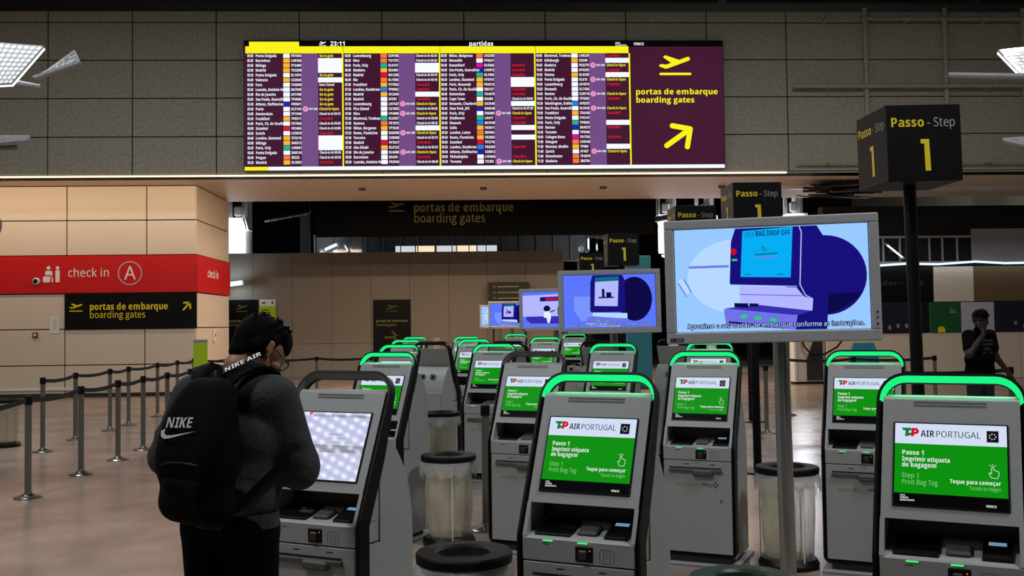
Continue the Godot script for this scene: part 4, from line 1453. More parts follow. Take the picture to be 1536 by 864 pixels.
	led_bar("short white light tube at the edge of the red band", Vector3(-7.55, 2.90, -31.2), Vector3(-6.93, 2.98, -31.2), 0.075, 0.5, false)
	led_bar("slanted white light tube left of the gallery", Vector3(-4.80, 4.14, -33.6), Vector3(-4.35, 4.34, -33.6), 0.05, 0.1)
	led_bar("thin steep white light tube under the gallery", Vector3(-4.12, 4.30, -33.6), Vector3(-4.0, 4.08, -33.6), 0.025, 0.05)
	led_bar("upright white light tube behind the step signs", Vector3(4.0, 4.42, -33.0), Vector3(4.0, 4.02, -33.0), 0.03, 0.05)
	led_bar("short upright white light tube right of the step sign", Vector3(4.28, 4.20, -33.0), Vector3(4.28, 4.0, -33.0), 0.025, 0.04)
	lantern("glowing white lantern column beside the check-in block", Vector3(-7.42, 0, -33.0))
	lantern("glowing white lantern column left of the big display", Vector3(6.62, 0, -33.0))
	lantern("glowing white lantern column above the big display", Vector3(8.0, 0, -33.4))
	lantern("glowing white lantern column beside the torn ceiling", Vector3(10.9, 0, -33.0))
	# paddle reflectors of the lantern columns
	for a in [[Vector3(-6.5, 5.06, -32.6), Vector3(-5.1, 5.3, -32.6), "thin grey lamp paddle beside the left lantern"], [Vector3(3.9, 4.45, -32.2), Vector3(4.9, 4.3, -32.2), "thin grey lamp paddle above the step signs"], [Vector3(5.7, 4.86, -32.0), Vector3(6.6, 5.0, -32.0), "thin grey lamp paddle left of the big display"]]:
		t = thing("lamp_paddle", a[2], "lamp", a[0])
		st = new_st()
		var d: Vector3 = a[1] - a[0]
		var tr := Transform3D(Basis(Vector3.BACK, atan2(d.y, d.x)) * Basis(Vector3.RIGHT, 0.25), Vector3.ZERO)
		cbox(st, Vector3(0, -0.03, -0.35), Vector3(d.length(), 0.03, 0.35), 0.01, tr)
		obj("plate", st, M.grey_paint, t)
		st = new_st()
		for k in 6: box(st, Vector3(d.length() * (k + 0.5) / 6.0 - 0.01, -0.035, -0.33), Vector3(d.length() * (k + 0.5) / 6.0 + 0.01, 0.035, 0.36), tr)
		obj("rib", st, M.white_paint, t).set_meta("kind", "stuff")
		st = new_st(); tube(st, [d * 0.5, Vector3(d.x * 0.5, 9.3 - a[0].y, 0)], 0.012, -1.0, 6); obj("hanger", st, M.wall_dark, t)
	# teal totem and panels
	t = thing("teal_totem", "tall teal totem panel behind the green lit kiosks", "totem", Vector3(4.10, 0, -24.0))
	st = new_st(); cbox(st, Vector3(-0.30, 0.05, -0.08), Vector3(0.30, 3.2, 0.08), 0.01); obj("panel", st, M.teal, t)
	st = new_st(); cbox(st, Vector3(-0.36, 0, -0.2), Vector3(0.36, 0.05, 0.2), 0.01); obj("foot", st, M.dark_steel, t)
	# right hand wall with posters
	w = setting("wall_lifts", "dark wall with a beige base by the lifts", "wall")
	st = new_st(); box(st, Vector3(9.4, 0, -26.4), Vector3(18, 4.6, -26.05)); obj("backing", st, M.ceiling_black, w)
	panels(w, span(9.4, 18.0, 1.35, 10.6), [0.0, 1.22], -26.0, 0, M.beige_panel, 0.006, 0.05)
	panels(w, [12.34, 13.42], [2.04, 2.98], -26.0, 0, M.beige_panel, 0.004, 0.05)
	panels(w, [13.42, 15.6, 17.9], [2.04, 2.98], -26.0, 0, M.brown_panel, 0.004, 0.05)
	panels(w, [13.40, 17.9], [3.06, 3.98], -26.0, 0, M.grey_paint, 0.004, 0.05)
	st = new_st(); box(st, Vector3(9.4, 3.74, -26.04), Vector3(13.4, 3.80, -25.98)); box(st, Vector3(9.4, 3.06, -26.04), Vector3(13.4, 3.12, -25.98))
	for x in [10.2, 11.0, 11.45, 12.25, 12.6, 13.0]: box(st, Vector3(x - 0.02, 3.1, -26.03), Vector3(x + 0.02, 3.76, -25.99))
	obj("glazing_bar", st, M.grey_paint, w)
	for a in [[9.9, 12.0, "poster_navy", "dark navy poster with white figures left of the green poster"], [12.20, 13.04, "poster_green", "dark green poster with a yellow spot"], [13.05, 13.94, "poster_white", "plain pale poster behind the standing person"], [13.95, 16.2, "poster_navy", "dark navy poster with white figures right of the pale poster"]]:
		t = thing("wall_poster", a[3], "poster", Vector3((a[0] + a[1]) * 0.5, 1.62, -25.98))
		var hw: float = (a[1] - a[0]) * 0.5
		st = new_st(); cbox(st, Vector3(-hw, -0.40, -0.06), Vector3(hw, 0.40, 0.0), 0.006); obj("panel", st, M[a[2]], t)
		if a[2] != "poster_white":
			st = new_st(1)
			for k in 3: flat(st, rect(hw - 0.30, 0.22 - 0.05 * k, hw - 0.30 + [0.08, 0.16, 0.18][k], 0.25 - 0.05 * k), 0.002)
			var r2 := RandomNumberGenerator.new()
			r2.seed = int(a[0] * 10)
			if a[2] == "poster_navy":
				for k in 7:
					var c := Vector2(-hw * 0.5 + hw * 1.3 * k / 6.0, -0.28 + r2.randf_range(0.0, 0.14))
					flat(st, PackedVector2Array([c + Vector2(-0.03, -0.06), c + Vector2(0.02, -0.07), c + Vector2(0.05, 0.01), c + Vector2(0.01, 0.05), c + Vector2(-0.05, 0.02)]), 0.002)
			obj("print", st, M.grey_paint, t).set_meta("kind", "stuff")
			if a[2] == "poster_green":
				st = new_st(1)
				flat(st, disc(Vector2(-0.12, -0.31), 0.10, 0.08, 18), 0.002); flat(st, rect(-0.22, -0.39, -0.02, -0.31), 0.0025)
				obj("print", st, M.yellow_print, t)
	t = thing("lift_sign", "dim lettering elevador lifts on the black wall", "sign", Vector3(11.2, 2.55, -26.0))
	st = new_st(); cbox(st, Vector3(-1.6, -0.45, -0.04), Vector3(1.10, 0.42, 0.0), 0.005); obj("panel", st, M.black_sign, t)
	st = text_st(); fit_text(st, "elevador - lifts", -0.92, 0.86, 0.0, 0.13, true, 0.003); put_text("lettering", st, M.dim_print, t)
	t = thing("rope_light", "long cold white light line running along the dark right wall", "light")
	st = new_st()
	tube(st, [Vector3(10.6, 3.0, -25.85), Vector3(11.5, 3.05, -25.85), Vector3(12.4, 3.03, -25.85), Vector3(13.4, 3.09, -25.85), Vector3(14.2, 3.04, -25.85), Vector3(15.2, 3.05, -25.85), Vector3(17.0, 3.05, -25.85)], 0.028, -1.0, 8)
	obj("light_line", st, M.tube_light, t)
	var l := AreaLight3D.new()
	l.name = "rope_glow"; l.area_size = Vector2(6.4, 0.06); l.light_color = Color(0.85, 0.93, 1.0); l.light_energy = 0.35; l.shadow_enabled = true
	l.position = Vector3(13.8, 3.0, -25.78); l.rotation = Vector3(-0.9, 0, 0)
	t.add_child(l)
	led_bar("slanted white light tube on the dark glazing", Vector3(10.95, 3.56, -25.7), Vector3(11.4, 3.19, -25.7), 0.025, 0.05, false)
	# cabinets by the passage on the right
	t = thing("service_cabinet", "beige service cabinet with a dark leaning panel and cable", "cabinet", Vector3(8.5, 0, -24.7))
	st = new_st(); cbox(st, Vector3(-0.32, 0.06, -0.4), Vector3(0.40, 2.1, 0.0), 0.01); obj("body", st, M.beige_panel, t)
	st = new_st(); cbox(st, Vector3(-0.40, 0.06, -0.3), Vector3(-0.33, 2.1, 0.05), 0.005); obj("edge_post", st, M.white_paint, t)
	st = new_st(); prism(st, PackedVector2Array([Vector2(-0.08, 0.1), Vector2(0.32, 0.1), Vector2(0.32, 1.3), Vector2(0.18, 1.3), Vector2(-0.08, 0.62)]), 0.0, 0.06); obj("leaning_panel", st, M.kiosk_dark, t)
	st = new_st(); tube(st, [Vector3(-0.30, 1.35, 0.15), Vector3(-0.2, 0.95, 0.2), Vector3(0.0, 0.72, 0.22), Vector3(0.3, 0.74, 0.2), Vector3(0.65, 0.92, 0.15), Vector3(0.9, 1.2, 0.1)], 0.025, -1.0, 8); obj("cable", st, M.black_plastic, t)
	st = new_st(); box(st, Vector3(-0.36, 0, -0.38), Vector3(0.4, 0.06, -0.02)); obj("base", st, M.black_matt, t)
	t = thing("lounge_chair", "rounded teal lounge chair behind the green lit kiosk", "chair", Vector3(7.05, 0, -17.6))
	st = new_st(); prism(st, PackedVector2Array([Vector2(-0.30, 0.30), Vector2(0.30, 0.30), Vector2(0.26, 0.95), Vector2(0.18, 1.18), Vector2(-0.18, 1.18), Vector2(-0.26, 0.95)]), -0.06, 0.0); obj("back", st, M.teal, t)
	st = new_st(); cbox(st, Vector3(-0.31, 0.34, -0.02), Vector3(0.31, 0.42, 0.45), 0.02); obj("cushion", st, M.teal, t)
	for s in [-1, 1]:
		st = new_st(); tube(st, [Vector3(s * 0.27, 0.36, 0.0), Vector3(s * 0.30, 0.0, 0.02)], 0.02, -1.0, 8); tube(st, [Vector3(s * 0.27, 0.36, 0.40), Vector3(s * 0.30, 0.0, 0.42)], 0.02, -1.0, 8); obj("leg", st, M.dark_steel, t)
	t = thing("peach_panel", "narrow pale peach upright board between the far kiosks", "board", Vector3(-0.58, 0, -17.8))
	st = new_st(); cbox(st, Vector3(-0.05, 0.02, -0.3), Vector3(0.06, 1.36, 0.02), 0.006); obj("board", st, M.peach, t)
	st = new_st(); cbox(st, Vector3(-0.12, 0, -0.32), Vector3(0.12, 0.02, 0.05), 0.004); obj("foot", st, M.dark_steel, t)

# ---------------------------------------------------------------- louvred hall lamps
# a slab through four corners, pushed back by its thickness
func slab4(st: SurfaceTool, p: Array, thick: float) -> void:
	var n: Vector3 = (p[1] - p[0]).cross(p[3] - p[0]).normalized() * thick
	var mid: Vector3 = (p[0] + p[1] + p[2] + p[3]) * 0.25 + n * 0.5
	var q := []
	for a in p: q.append(a + n)
	face(st, p, mid); face(st, q, mid)
	for i in 4:
		var j := (i + 1) % 4
		face(st, [p[i], p[j], q[j], q[i]], mid)

func louvre(t: Node3D, p: Array, nu: int, nv: int, lit: bool, energy: float) -> void:
	var st := new_st()
	slab4(st, p, 0.03)
	obj("lamp_panel" if lit else "reflector", st, M.panel_light if lit else M.grey_paint, t)
	var n: Vector3 = (p[1] - p[0]).cross(p[3] - p[0]).normalized()
	st = new_st()
	for k in nu + 1:
		var f := float(k) / nu
		var a: Vector3 = p[0].lerp(p[1], f)
		var b: Vector3 = p[3].lerp(p[2], f)
		var d: Vector3 = (p[1] - p[0]).normalized() * 0.004
		face(st, [a - n * 0.002, b - n * 0.002, b - n * 0.03, a - n * 0.03], (a + b) * 0.5 - d)
		face(st, [a - n * 0.002 + d, b - n * 0.002 + d, b - n * 0.03 + d, a - n * 0.03 + d], (a + b) * 0.5)
	for k in nv + 1:
		var f := float(k) / nv
		var a: Vector3 = p[0].lerp(p[3], f)
		var b: Vector3 = p[1].lerp(p[2], f)
		var d: Vector3 = (p[3] - p[0]).normalized() * 0.004
		face(st, [a - n * 0.002, b - n * 0.002, b - n * 0.03, a - n * 0.03], (a + b) * 0.5 - d)
		face(st, [a - n * 0.002 + d, b - n * 0.002 + d, b - n * 0.03 + d, a - n * 0.03 + d], (a + b) * 0.5)
	obj("louvre", st, M.white_paint, t)
	if lit:
		var l := AreaLight3D.new()
		l.name = "panel_glow"
		l.area_size = Vector2((p[1] - p[0]).length(), (p[3] - p[0]).length())
		l.light_color = Color(0.95, 0.97, 1.0)
		l.light_energy = energy
		l.shadow_enabled = true
		var c: Vector3 = (p[0] + p[1] + p[2] + p[3]) * 0.25 - n * 0.04
		l.transform = Transform3D(Basis.looking_at(-n, Vector3.UP if absf(n.y) < 0.95 else Vector3.BACK), c)
		t.add_child(l)

func build_lamps() -> void:
	var t := thing("louvre_lamp", "bright white louvred lamp panels on a column at the hall's left", "lamp")
	var st := new_st()
	tube(st, [Vector3(-6.1, 0, -12.4), Vector3(-6.1, 6.2, -12.4)], 0.09, -1.0, 16)
	obj("column", st, M.grey_paint, t)
	louvre(t, [Vector3(-5.85, 5.15, -12.55), Vector3(-5.17, 5.06, -12.40), Vector3(-5.42, 4.53, -12.1), Vector3(-5.85, 4.51, -12.1)], 8, 9, true, 9.0)
	louvre(t, [Vector3(-5.33, 4.80, -12.75), Vector3(-4.87, 5.06, -12.6), Vector3(-4.70, 4.85, -12.3), Vector3(-5.25, 4.66, -12.3)], 6, 2, false, 0.0)
	louvre(t, [Vector3(-5.85, 3.97, -12.5), Vector3(-5.36, 3.96, -12.45), Vector3(-5.29, 3.88, -12.2), Vector3(-5.85, 3.80, -12.1)], 4, 2, false, 0.0)
	st = new_st()
	tube(st, [Vector3(-6.1, 4.75, -12.4), Vector3(-5.3, 4.62, -12.6)], 0.03, -1.0, 10)
	obj("arm", st, M.grey_paint, t)
	st = new_st()
	tube(st, [Vector3(-6.1, 3.80, -12.4), Vector3(-5.5, 3.84, -12.45)], 0.03, -1.0, 10)
	obj("arm", st, M.grey_paint, t)
	# the next lamp column up the hall, mirrored in the kiosk screen in use
	t = thing("louvre_lamp", "lamp column with a grid of bright LED spots beside the viewer", "lamp")
	st = new_st()
	tube(st, [Vector3(-6.75, 0, -2.6), Vector3(-6.75, 6.2, -2.6)], 0.09, -1.0, 16)
	obj("column", st, M.grey_paint, t)
	var aim := Vector3(0.79, -0.54, -0.28).normalized()
	var face_to := Transform3D(Basis.looking_at(-aim, Vector3.UP), Vector3(-6.0, 4.95, -2.3))
	st = new_st()
	cbox(st, Vector3(-0.62, -0.62, -0.05), Vector3(0.62, 0.62, -0.01), 0.01, face_to)
	obj("reflector", st, M.grey_paint, t)
	st = new_st()
	for i in 12:
		for j in 12:
			flat(st, disc(Vector2(-0.55 + 0.1 * i, -0.55 + 0.1 * j), 0.02, 0.02, 8), 0.0, face_to)
	var led := obj("led_spots", st, M.led_spot_light, t)
	led.set_meta("kind", "stuff")
	st = new_st()
	tube(st, [Vector3(-6.75, 5.3, -2.6), face_to * Vector3(0, 0, -0.05)], 0.03, -1.0, 10)
	obj("arm", st, M.grey_paint, t)
	t = thing("spot_camera", "grey bullet camera on the lamp column at the left", "camera", Vector3(-5.62, 2.86, -12.1))
	st = new_st()
	tube(st, [Vector3(-0.25, 0.30, -0.2), Vector3(-0.02, 0.14, 0.0), Vector3(-0.02, 0.0, 0.0)], 0.05, -1.0, 14)
	obj("mount", st, M.grey_paint, t)
	st = new_st()
	lathe(st, [Vector2(0.0, -0.14), Vector2(0.06, -0.13), Vector2(0.085, -0.04), Vector2(0.085, 0.04), Vector2(0.05, 0.08), Vector2(0.0, 0.09)], 20)
	obj("housing", st, M.grey_paint, t)
	st = new_st()
	lathe(st, [Vector2(0.0, -0.22), Vector2(0.045, -0.20), Vector2(0.06, -0.13), Vector2(0.0, -0.12)], 18)
	obj("lens_dome", st, M.black_plastic, t)
	t = thing("louvre_lamp", "bright white louvred lamp panels on a column at the hall's right", "lamp")
	st = new_st()
	tube(st, [Vector3(7.35, 0, -11.8), Vector3(7.35, 6.2, -11.8)], 0.09, -1.0, 16)
	obj("column", st, M.grey_paint, t)
	louvre(t, [Vector3(6.58, 4.89, -12.0), Vector3(7.2, 4.96, -12.0), Vector3(7.2, 4.49, -11.7), Vector3(6.68, 4.53, -11.7)], 7, 8, true, 8.0)
	louvre(t, [Vector3(5.90, 4.58, -11.9), Vector3(7.2, 4.52, -11.9), Vector3(7.2, 4.40, -11.3), Vector3(6.3, 4.47, -11.5)], 6, 2, false, 0.0)
	louvre(t, [Vector3(6.50, 3.75, -11.8), Vector3(7.2, 3.80, -11.8), Vector3(7.2, 3.55, -11.4), Vector3(6.62, 3.66, -11.6)], 4, 2, false, 0.0)
	st = new_st()
	tube(st, [Vector3(7.35, 4.6, -11.8), Vector3(6.9, 4.62, -12.05)], 0.03, -1.0, 10)
	obj("arm", st, M.grey_paint, t)
	st = new_st()
	tube(st, [Vector3(7.35, 3.6, -11.8), Vector3(6.9, 3.66, -11.7)], 0.03, -1.0, 10)
	obj("arm", st, M.grey_paint, t)
# ---------------------------------------------------------------- figures: joined tapered capsules meshed as one skin
func blob(acc: Dictionary, bones: Array, cell: float, k: float, xf := Transform3D()) -> void:
	var lo := Vector3(9, 9, 9)
	var hi := -lo
	for b in bones:
		for e in [[b[0], b[2]], [b[1], b[3]]]:
			lo = lo.min(e[0] - Vector3.ONE * e[1]); hi = hi.max(e[0] + Vector3.ONE * e[1])
	lo -= Vector3.ONE * cell * 3; hi += Vector3.ONE * cell * 3
	var nx := int(ceil((hi.x - lo.x) / cell)) + 1
	var ny := int(ceil((hi.y - lo.y) / cell)) + 1
	var nz := int(ceil((hi.z - lo.z) / cell)) + 1
	var g := PackedFloat32Array()
	g.resize(nx * ny * nz)
	g.fill(1.0)
	for b in bones:
		var A: Vector3 = b[0]
		var B: Vector3 = b[1]
		var ra: float = b[2]
		var rb: float = b[3]
		var m := maxf(ra, rb) + k + cell * 2.0
		var i0 := ((A.min(B) - Vector3.ONE * m - lo) / cell).floor().max(Vector3.ZERO)
		var i1 := ((A.max(B) + Vector3.ONE * m - lo) / cell).ceil().min(Vector3(nx - 1, ny - 1, nz - 1))
		var d := B - A
		var dd := maxf(d.length_squared(), 0.0000001)
		for z in range(int(i0.z), int(i1.z) + 1):
			for y in range(int(i0.y), int(i1.y) + 1):
				var row := (z * ny + y) * nx
				for x in range(int(i0.x), int(i1.x) + 1):
					var p := lo + Vector3(x, y, z) * cell - A
					var t := clampf(p.dot(d) / dd, 0.0, 1.0)
					var v := (p - d * t).length() - (ra + (rb - ra) * t)
					var o := g[row + x]
					var h := clampf(0.5 + 0.5 * (v - o) / k, 0.0, 1.0)
					g[row + x] = v + (o - v) * h - k * h * (1.0 - h)
	var idx := PackedInt32Array()
	idx.resize(nx * ny * nz)
	idx.fill(-1)
	var V: PackedVector3Array = acc.v
	var N: PackedVector3Array = acc.n
	var I: PackedInt32Array = acc.i
	var off := [0, 1, nx, nx + 1, nx * ny, nx * ny + 1, nx * ny + nx, nx * ny + nx + 1]
	var edges := [[0, 1], [2, 3], [4, 5], [6, 7], [0, 2], [1, 3], [4, 6], [5, 7], [0, 4], [1, 5], [2, 6], [3, 7]]
	for z in nz - 1:
		for y in ny - 1:
			for x in nx - 1:
				var c := (z * ny + y) * nx + x
				var mask := 0
				for q in 8:
					if g[c + off[q]] < 0.0: mask |= 1 << q
				if mask == 0 or mask == 255: continue
				var s := Vector3.ZERO
				var n := 0
				for e in edges:
					var a: float = g[c + off[e[0]]]
					var b: float = g[c + off[e[1]]]
					if (a < 0.0) != (b < 0.0):
						var t := a / (a - b)
						var pa := Vector3(e[0] & 1, (e[0] >> 1) & 1, (e[0] >> 2) & 1)
						var pb := Vector3(e[1] & 1, (e[1] >> 1) & 1, (e[1] >> 2) & 1)
						s += pa.lerp(pb, t)
						n += 1
				var gx: float = g[c + 1] - g[c] + g[c + off[3]] - g[c + off[2]] + g[c + off[5]] - g[c + off[4]] + g[c + off[7]] - g[c + off[6]]
				var gy: float = g[c + off[2]] - g[c] + g[c + off[3]] - g[c + 1] + g[c + off[6]] - g[c + off[4]] + g[c + off[7]] - g[c + off[5]]
				var gz: float = g[c + off[4]] - g[c] + g[c + off[5]] - g[c + 1] + g[c + off[6]] - g[c + off[2]] + g[c + off[7]] - g[c + off[3]]
				idx[c] = V.size()
				V.append(xf * (lo + (Vector3(x, y, z) + s / n) * cell))
				N.append((xf.basis * Vector3(gx, gy, gz)).normalized())
	for z in range(1, nz - 1):
		for y in range(1, ny - 1):
			for x in range(1, nx - 1):
				var c := (z * ny + y) * nx + x
				var a := g[c] < 0.0
				for ax in 3:
					var o: int = [1, nx, nx * ny][ax]
					if (g[c + o] < 0.0) == a: continue
					var u: int = [nx, nx * ny, 1][ax]
					var w: int = [nx * ny, 1, nx][ax]
					var q := [idx[c], idx[c - u], idx[c - u - w], idx[c - w]]
					if q[0] < 0 or q[1] < 0 or q[2] < 0 or q[3] < 0: continue
					var nn := (V[q[1]] - V[q[0]]).cross(V[q[2]] - V[q[0]])
					if nn.dot(N[q[0]] + N[q[2]]) > 0.0: q.reverse()
					I.append_array(PackedInt32Array([q[0], q[1], q[2], q[0], q[2], q[3]]))
	acc.v = V; acc.n = N; acc.i = I

func new_acc() -> Dictionary:
	return {"v": PackedVector3Array(), "n": PackedVector3Array(), "i": PackedInt32Array()}

func skin_mesh(acc: Dictionary) -> ArrayMesh:
	var a := []
	a.resize(Mesh.ARRAY_MAX)
	a[Mesh.ARRAY_VERTEX] = acc.v
	a[Mesh.ARRAY_NORMAL] = acc.n
	a[Mesh.ARRAY_INDEX] = acc.i
	var m := ArrayMesh.new()
	m.add_surface_from_arrays(Mesh.PRIMITIVE_TRIANGLES, a)
	return m

func head_bones() -> Array:
	var b := [
		[Vector3(0, 0.035, -0.025), Vector3(0, 0.030, 0.035), 0.076, 0.078],
		[Vector3(0, 0.0, -0.045), Vector3(0, -0.065, -0.058), 0.062, 0.040],
		[Vector3(-0.045, -0.045, -0.005), Vector3(-0.005, -0.088, -0.070), 0.030, 0.026],
		[Vector3(0.045, -0.045, -0.005), Vector3(0.005, -0.088, -0.070), 0.030, 0.026],
		[Vector3(-0.034, 0.026, -0.088), Vector3(0.034, 0.026, -0.088), 0.014, 0.014],
		[Vector3(0, 0.012, -0.100), Vector3(0, -0.028, -0.120), 0.009, 0.013],
		[Vector3(-0.012, -0.032, -0.108), Vector3(0.012, -0.032, -0.108), 0.009, 0.009],
		[Vector3(-0.020, -0.057, -0.097), Vector3(0.020, -0.057, -0.097), 0.008, 0.008],
		[Vector3(-0.017, -0.068, -0.094), Vector3(0.017, -0.068, -0.094), 0.009, 0.009],
		[Vector3(0, -0.03, 0.03), Vector3(0, -0.10, 0.035), 0.055, 0.055]]
	for s in [-1, 1]:
		b.append([Vector3(s * 0.079, 0.018, 0.012), Vector3(s * 0.079, -0.026, 0.004), 0.014, 0.010])
		b.append([Vector3(s * 0.086, 0.020, 0.020), Vector3(s * 0.084, -0.010, 0.018), 0.008, 0.008])
		b.append([Vector3(s * 0.031, 0.004, -0.088), Vector3(s * 0.033, 0.004, -0.088), 0.012, 0.012])
		b.append([Vector3(s * 0.045, -0.030, -0.065), Vector3(s * 0.040, -0.040, -0.070), 0.022, 0.022])
	return b

# a hand in its own axes: wrist at 0, fingers along -z, palm facing -y, thumb on the side s
func hand_bones(s: float, curl: float) -> Array:
	var b := [[Vector3(0, 0, 0.02), Vector3(0, 0, -0.02), 0.026, 0.026]]
	for x in [-0.027, -0.009, 0.009, 0.027]:
		b.append([Vector3(x * 0.7, 0, -0.015), Vector3(x, 0, -0.085), 0.015, 0.0125])
	var L := [0.062, 0.078, 0.085, 0.076]
	for k in 4:
		var x: float = s * (-0.030 + 0.020 * k)
		var p := Vector3(x, 0, -0.088)
		var a := curl * 0.6
		for j in 3:
			var ln: float = L[3 - k if s > 0 else 3 - k] * [0.45, 0.31, 0.24][j]
			var q := p + Vector3(0, -sin(a), -cos(a)) * ln
			b.append([p, q, 0.0095 - j * 0.0007, 0.0088 - j * 0.0008])
			p = q
			a += curl
	var t0 := Vector3(s * 0.024, -0.004, -0.020)
	var t1 := t0 + Vector3(s * 0.030, -0.012, -0.030)
	var t2 := t1 + Vector3(s * 0.006, -0.010, -0.030)
	var t3 := t2 + Vector3(-s * 0.006, -0.008, -0.022)
	b.append([t0, t1, 0.014, 0.0115]); b.append([t1, t2, 0.0105, 0.0095]); b.append([t2, t3, 0.0095, 0.008])
	return b

func ribbon(st: SurfaceTool, pts: Array, outs: Array, w: float, thick := 0.008) -> void:
	var rows := []
	for i in pts.size():
		var d: Vector3 = (pts[mini(i + 1, pts.size() - 1)] - pts[maxi(i - 1, 0)]).normalized()
		var o: Vector3 = outs[i].normalized()
		var s := d.cross(o).normalized() * w * 0.5
		var h := o * thick * 0.5
		rows.append([pts[i] - s - h, pts[i] + s - h, pts[i] + s + h, pts[i] - s + h])
	for i in rows.size() - 1:
		var mid := Vector3.ZERO
		for r in [rows[i], rows[i + 1]]:
			for p in r: mid += p / 8.0
		for k in 4:
			var k2 := (k + 1) % 4
			face(st, [rows[i][k], rows[i + 1][k], rows[i + 1][k2], rows[i][k2]], mid)

# smooth the polyline once for straps
func bend(pts: Array, n := 4) -> Array:
	var c := Curve3D.new()
	for i in pts.size():
		var d: Vector3 = (pts[mini(i + 1, pts.size() - 1)] - pts[maxi(i - 1, 0)]) * 0.18
		c.add_point(pts[i], -d, d)
	var out := []
	var N := (pts.size() - 1) * n
	for i in N + 1: out.append(c.sample_baked(c.get_baked_length() * i / N, true))
	return out

func build_traveller() -> void:
	# local axes: facing -z, x to the person's right, y up from the floor
	var at := Vector3(-0.872, 0, -3.692)
	var turn := deg_to_rad(-27.0)
	var neck := Vector3(0.01, 1.415, -0.075)
	var HT := Transform3D(Basis.from_euler(Vector3(-0.62, -0.30, -0.02)), Vector3(0.025, 1.515, -0.135))
	var lsh := Vector3(-0.185, 1.345, -0.02)
	var rsh := Vector3(0.185, 1.345, -0.03)
	var lel := Vector3(-0.31, 1.115, -0.02)
	var rel := Vector3(0.225, 1.10, -0.10)
	var lwr := Vector3(-0.14, 1.03, -0.235)
	var rwr := Vector3(0.03, 1.12, -0.285)
	var acc := new_acc()
	var legs := []
	for s in [-1, 1]:
		legs.append([Vector3(s * 0.095, 0.88, 0.0), Vector3(s * 0.105, 0.50, -0.015), 0.082, 0.055])
		legs.append([Vector3(s * 0.105, 0.50, -0.015), Vector3(s * 0.115, 0.09, 0.02), 0.052, 0.036])
		legs.append([Vector3(s * 0.115, 0.055, 0.03), Vector3(s * 0.13, 0.035, -0.13), 0.034, 0.028])
	var torso := [
		[Vector3(-0.07, 0.92, 0.0), Vector3(0.07, 0.92, 0.0), 0.105, 0.105],
		[Vector3(-0.06, 1.05, -0.005), Vector3(0.06, 1.05, -0.005), 0.10, 0.10],
		[Vector3(-0.08, 1.22, -0.01), Vector3(0.08, 1.22, -0.01), 0.11, 0.11],
		[Vector3(-0.12, 1.34, -0.02), Vector3(0.12, 1.34, -0.02), 0.07, 0.07],
		[neck, HT * Vector3(0, -0.07, 0.03), 0.056, 0.054]]
	var arms := [
		[lsh, lel, 0.052, 0.042], [lel, lwr, 0.040, 0.028], [rsh, rel, 0.052, 0.042], [rel, rwr, 0.040, 0.028]]
	blob(acc, legs + torso + arms, 0.014, 0.03)
	blob(acc, head_bones(), 0.0045, 0.012, HT)
	var lh := Transform3D(Basis.looking_at(Vector3(0.35, 0.1, -1.0)), lwr + Vector3(0.02, 0.0, -0.03))
	var rh := Transform3D(Basis.looking_at(Vector3(-0.25, 0.15, -1.0)), rwr + Vector3(-0.015, 0.005, -0.03))
	blob(acc, hand_bones(1.0, 0.35), 0.0038, 0.006, lh)
	blob(acc, hand_bones(-1.0, 0.25), 0.0038, 0.006, rh)
	var t := part_mesh("person", skin_mesh(acc), M.skin, self, at)
	t.rotation.y = turn
	tag(t, "person with short black hair, grey jacket and black trousers bending over a kiosk", "person")
	# jacket
	acc = new_acc()
	var jk := [
		[Vector3(-0.085, 1.00, 0.0), Vector3(0.085, 1.00, 0.0), 0.112, 0.112],
		[Vector3(-0.075, 1.08, 0.0), Vector3(0.075, 1.08, 0.0), 0.122, 0.122],
		[Vector3(-0.095, 1.20, -0.01), Vector3(0.095, 1.20, -0.01), 0.128, 0.128],
		[Vector3(-0.145, 1.335, -0.015), Vector3(0.145, 1.335, -0.02), 0.088, 0.088],
		[Vector3(-0.05, 1.39, -0.03), Vector3(0.06, 1.39, -0.04), 0.072, 0.072],
		[neck + Vector3(0, -0.03, 0.0), neck + Vector3(0.005, 0.022, -0.012), 0.078, 0.072],
		[lsh, lel, 0.080, 0.070], [lel, lwr, 0.068, 0.046],
		[rsh, rel, 0.080, 0.074], [rel, rwr, 0.072, 0.048],
		[rel + Vector3(0.01, -0.03, 0.0), rel.lerp(rwr, 0.5) + Vector3(0, -0.03, 0), 0.060, 0.045],
		[lwr.lerp(lel, 0.12), lwr.lerp(lel, 0.02), 0.046, 0.044], [rwr.lerp(rel, 0.12), rwr.lerp(rel, 0.02), 0.048, 0.046]]
	# soft folds across the back and the sleeves
	for f in [[Vector3(-0.10, 1.00, 0.10), Vector3(0.12, 0.965, 0.10)], [Vector3(-0.06, 1.09, 0.11), Vector3(0.14, 1.03, 0.10)], [rel + Vector3(-0.02, 0.05, 0.055), rel + Vector3(0.05, 0.02, 0.04)], [rsh.lerp(rel, 0.55) + Vector3(0.0, 0, 0.06), rsh.lerp(rel, 0.62) + Vector3(0.06, 0.0, 0.03)], [lsh.lerp(lel, 0.6) + Vector3(-0.05, 0, 0.04), lsh.lerp(lel, 0.75) + Vector3(0.02, 0, 0.06)]]:
		jk.append([f[0], f[1], 0.016, 0.016])
	blob(acc, jk, 0.0125, 0.03)
	part_mesh("jacket", skin_mesh(acc), M.jacket_cloth, t)
	var st := new_st()
	var band := []
	var bo := []
	for k in 29:
		var a := TAU * k / 28.0
		band.append(Vector3(cos(a) * 0.196, 0.915, sin(a) * 0.112)); bo.append(Vector3(cos(a), 0, sin(a)))
	ribbon(st, band, bo, 0.05, 0.012)
	obj("waistband", st, M.jacket_cloth, t)
	acc = new_acc()
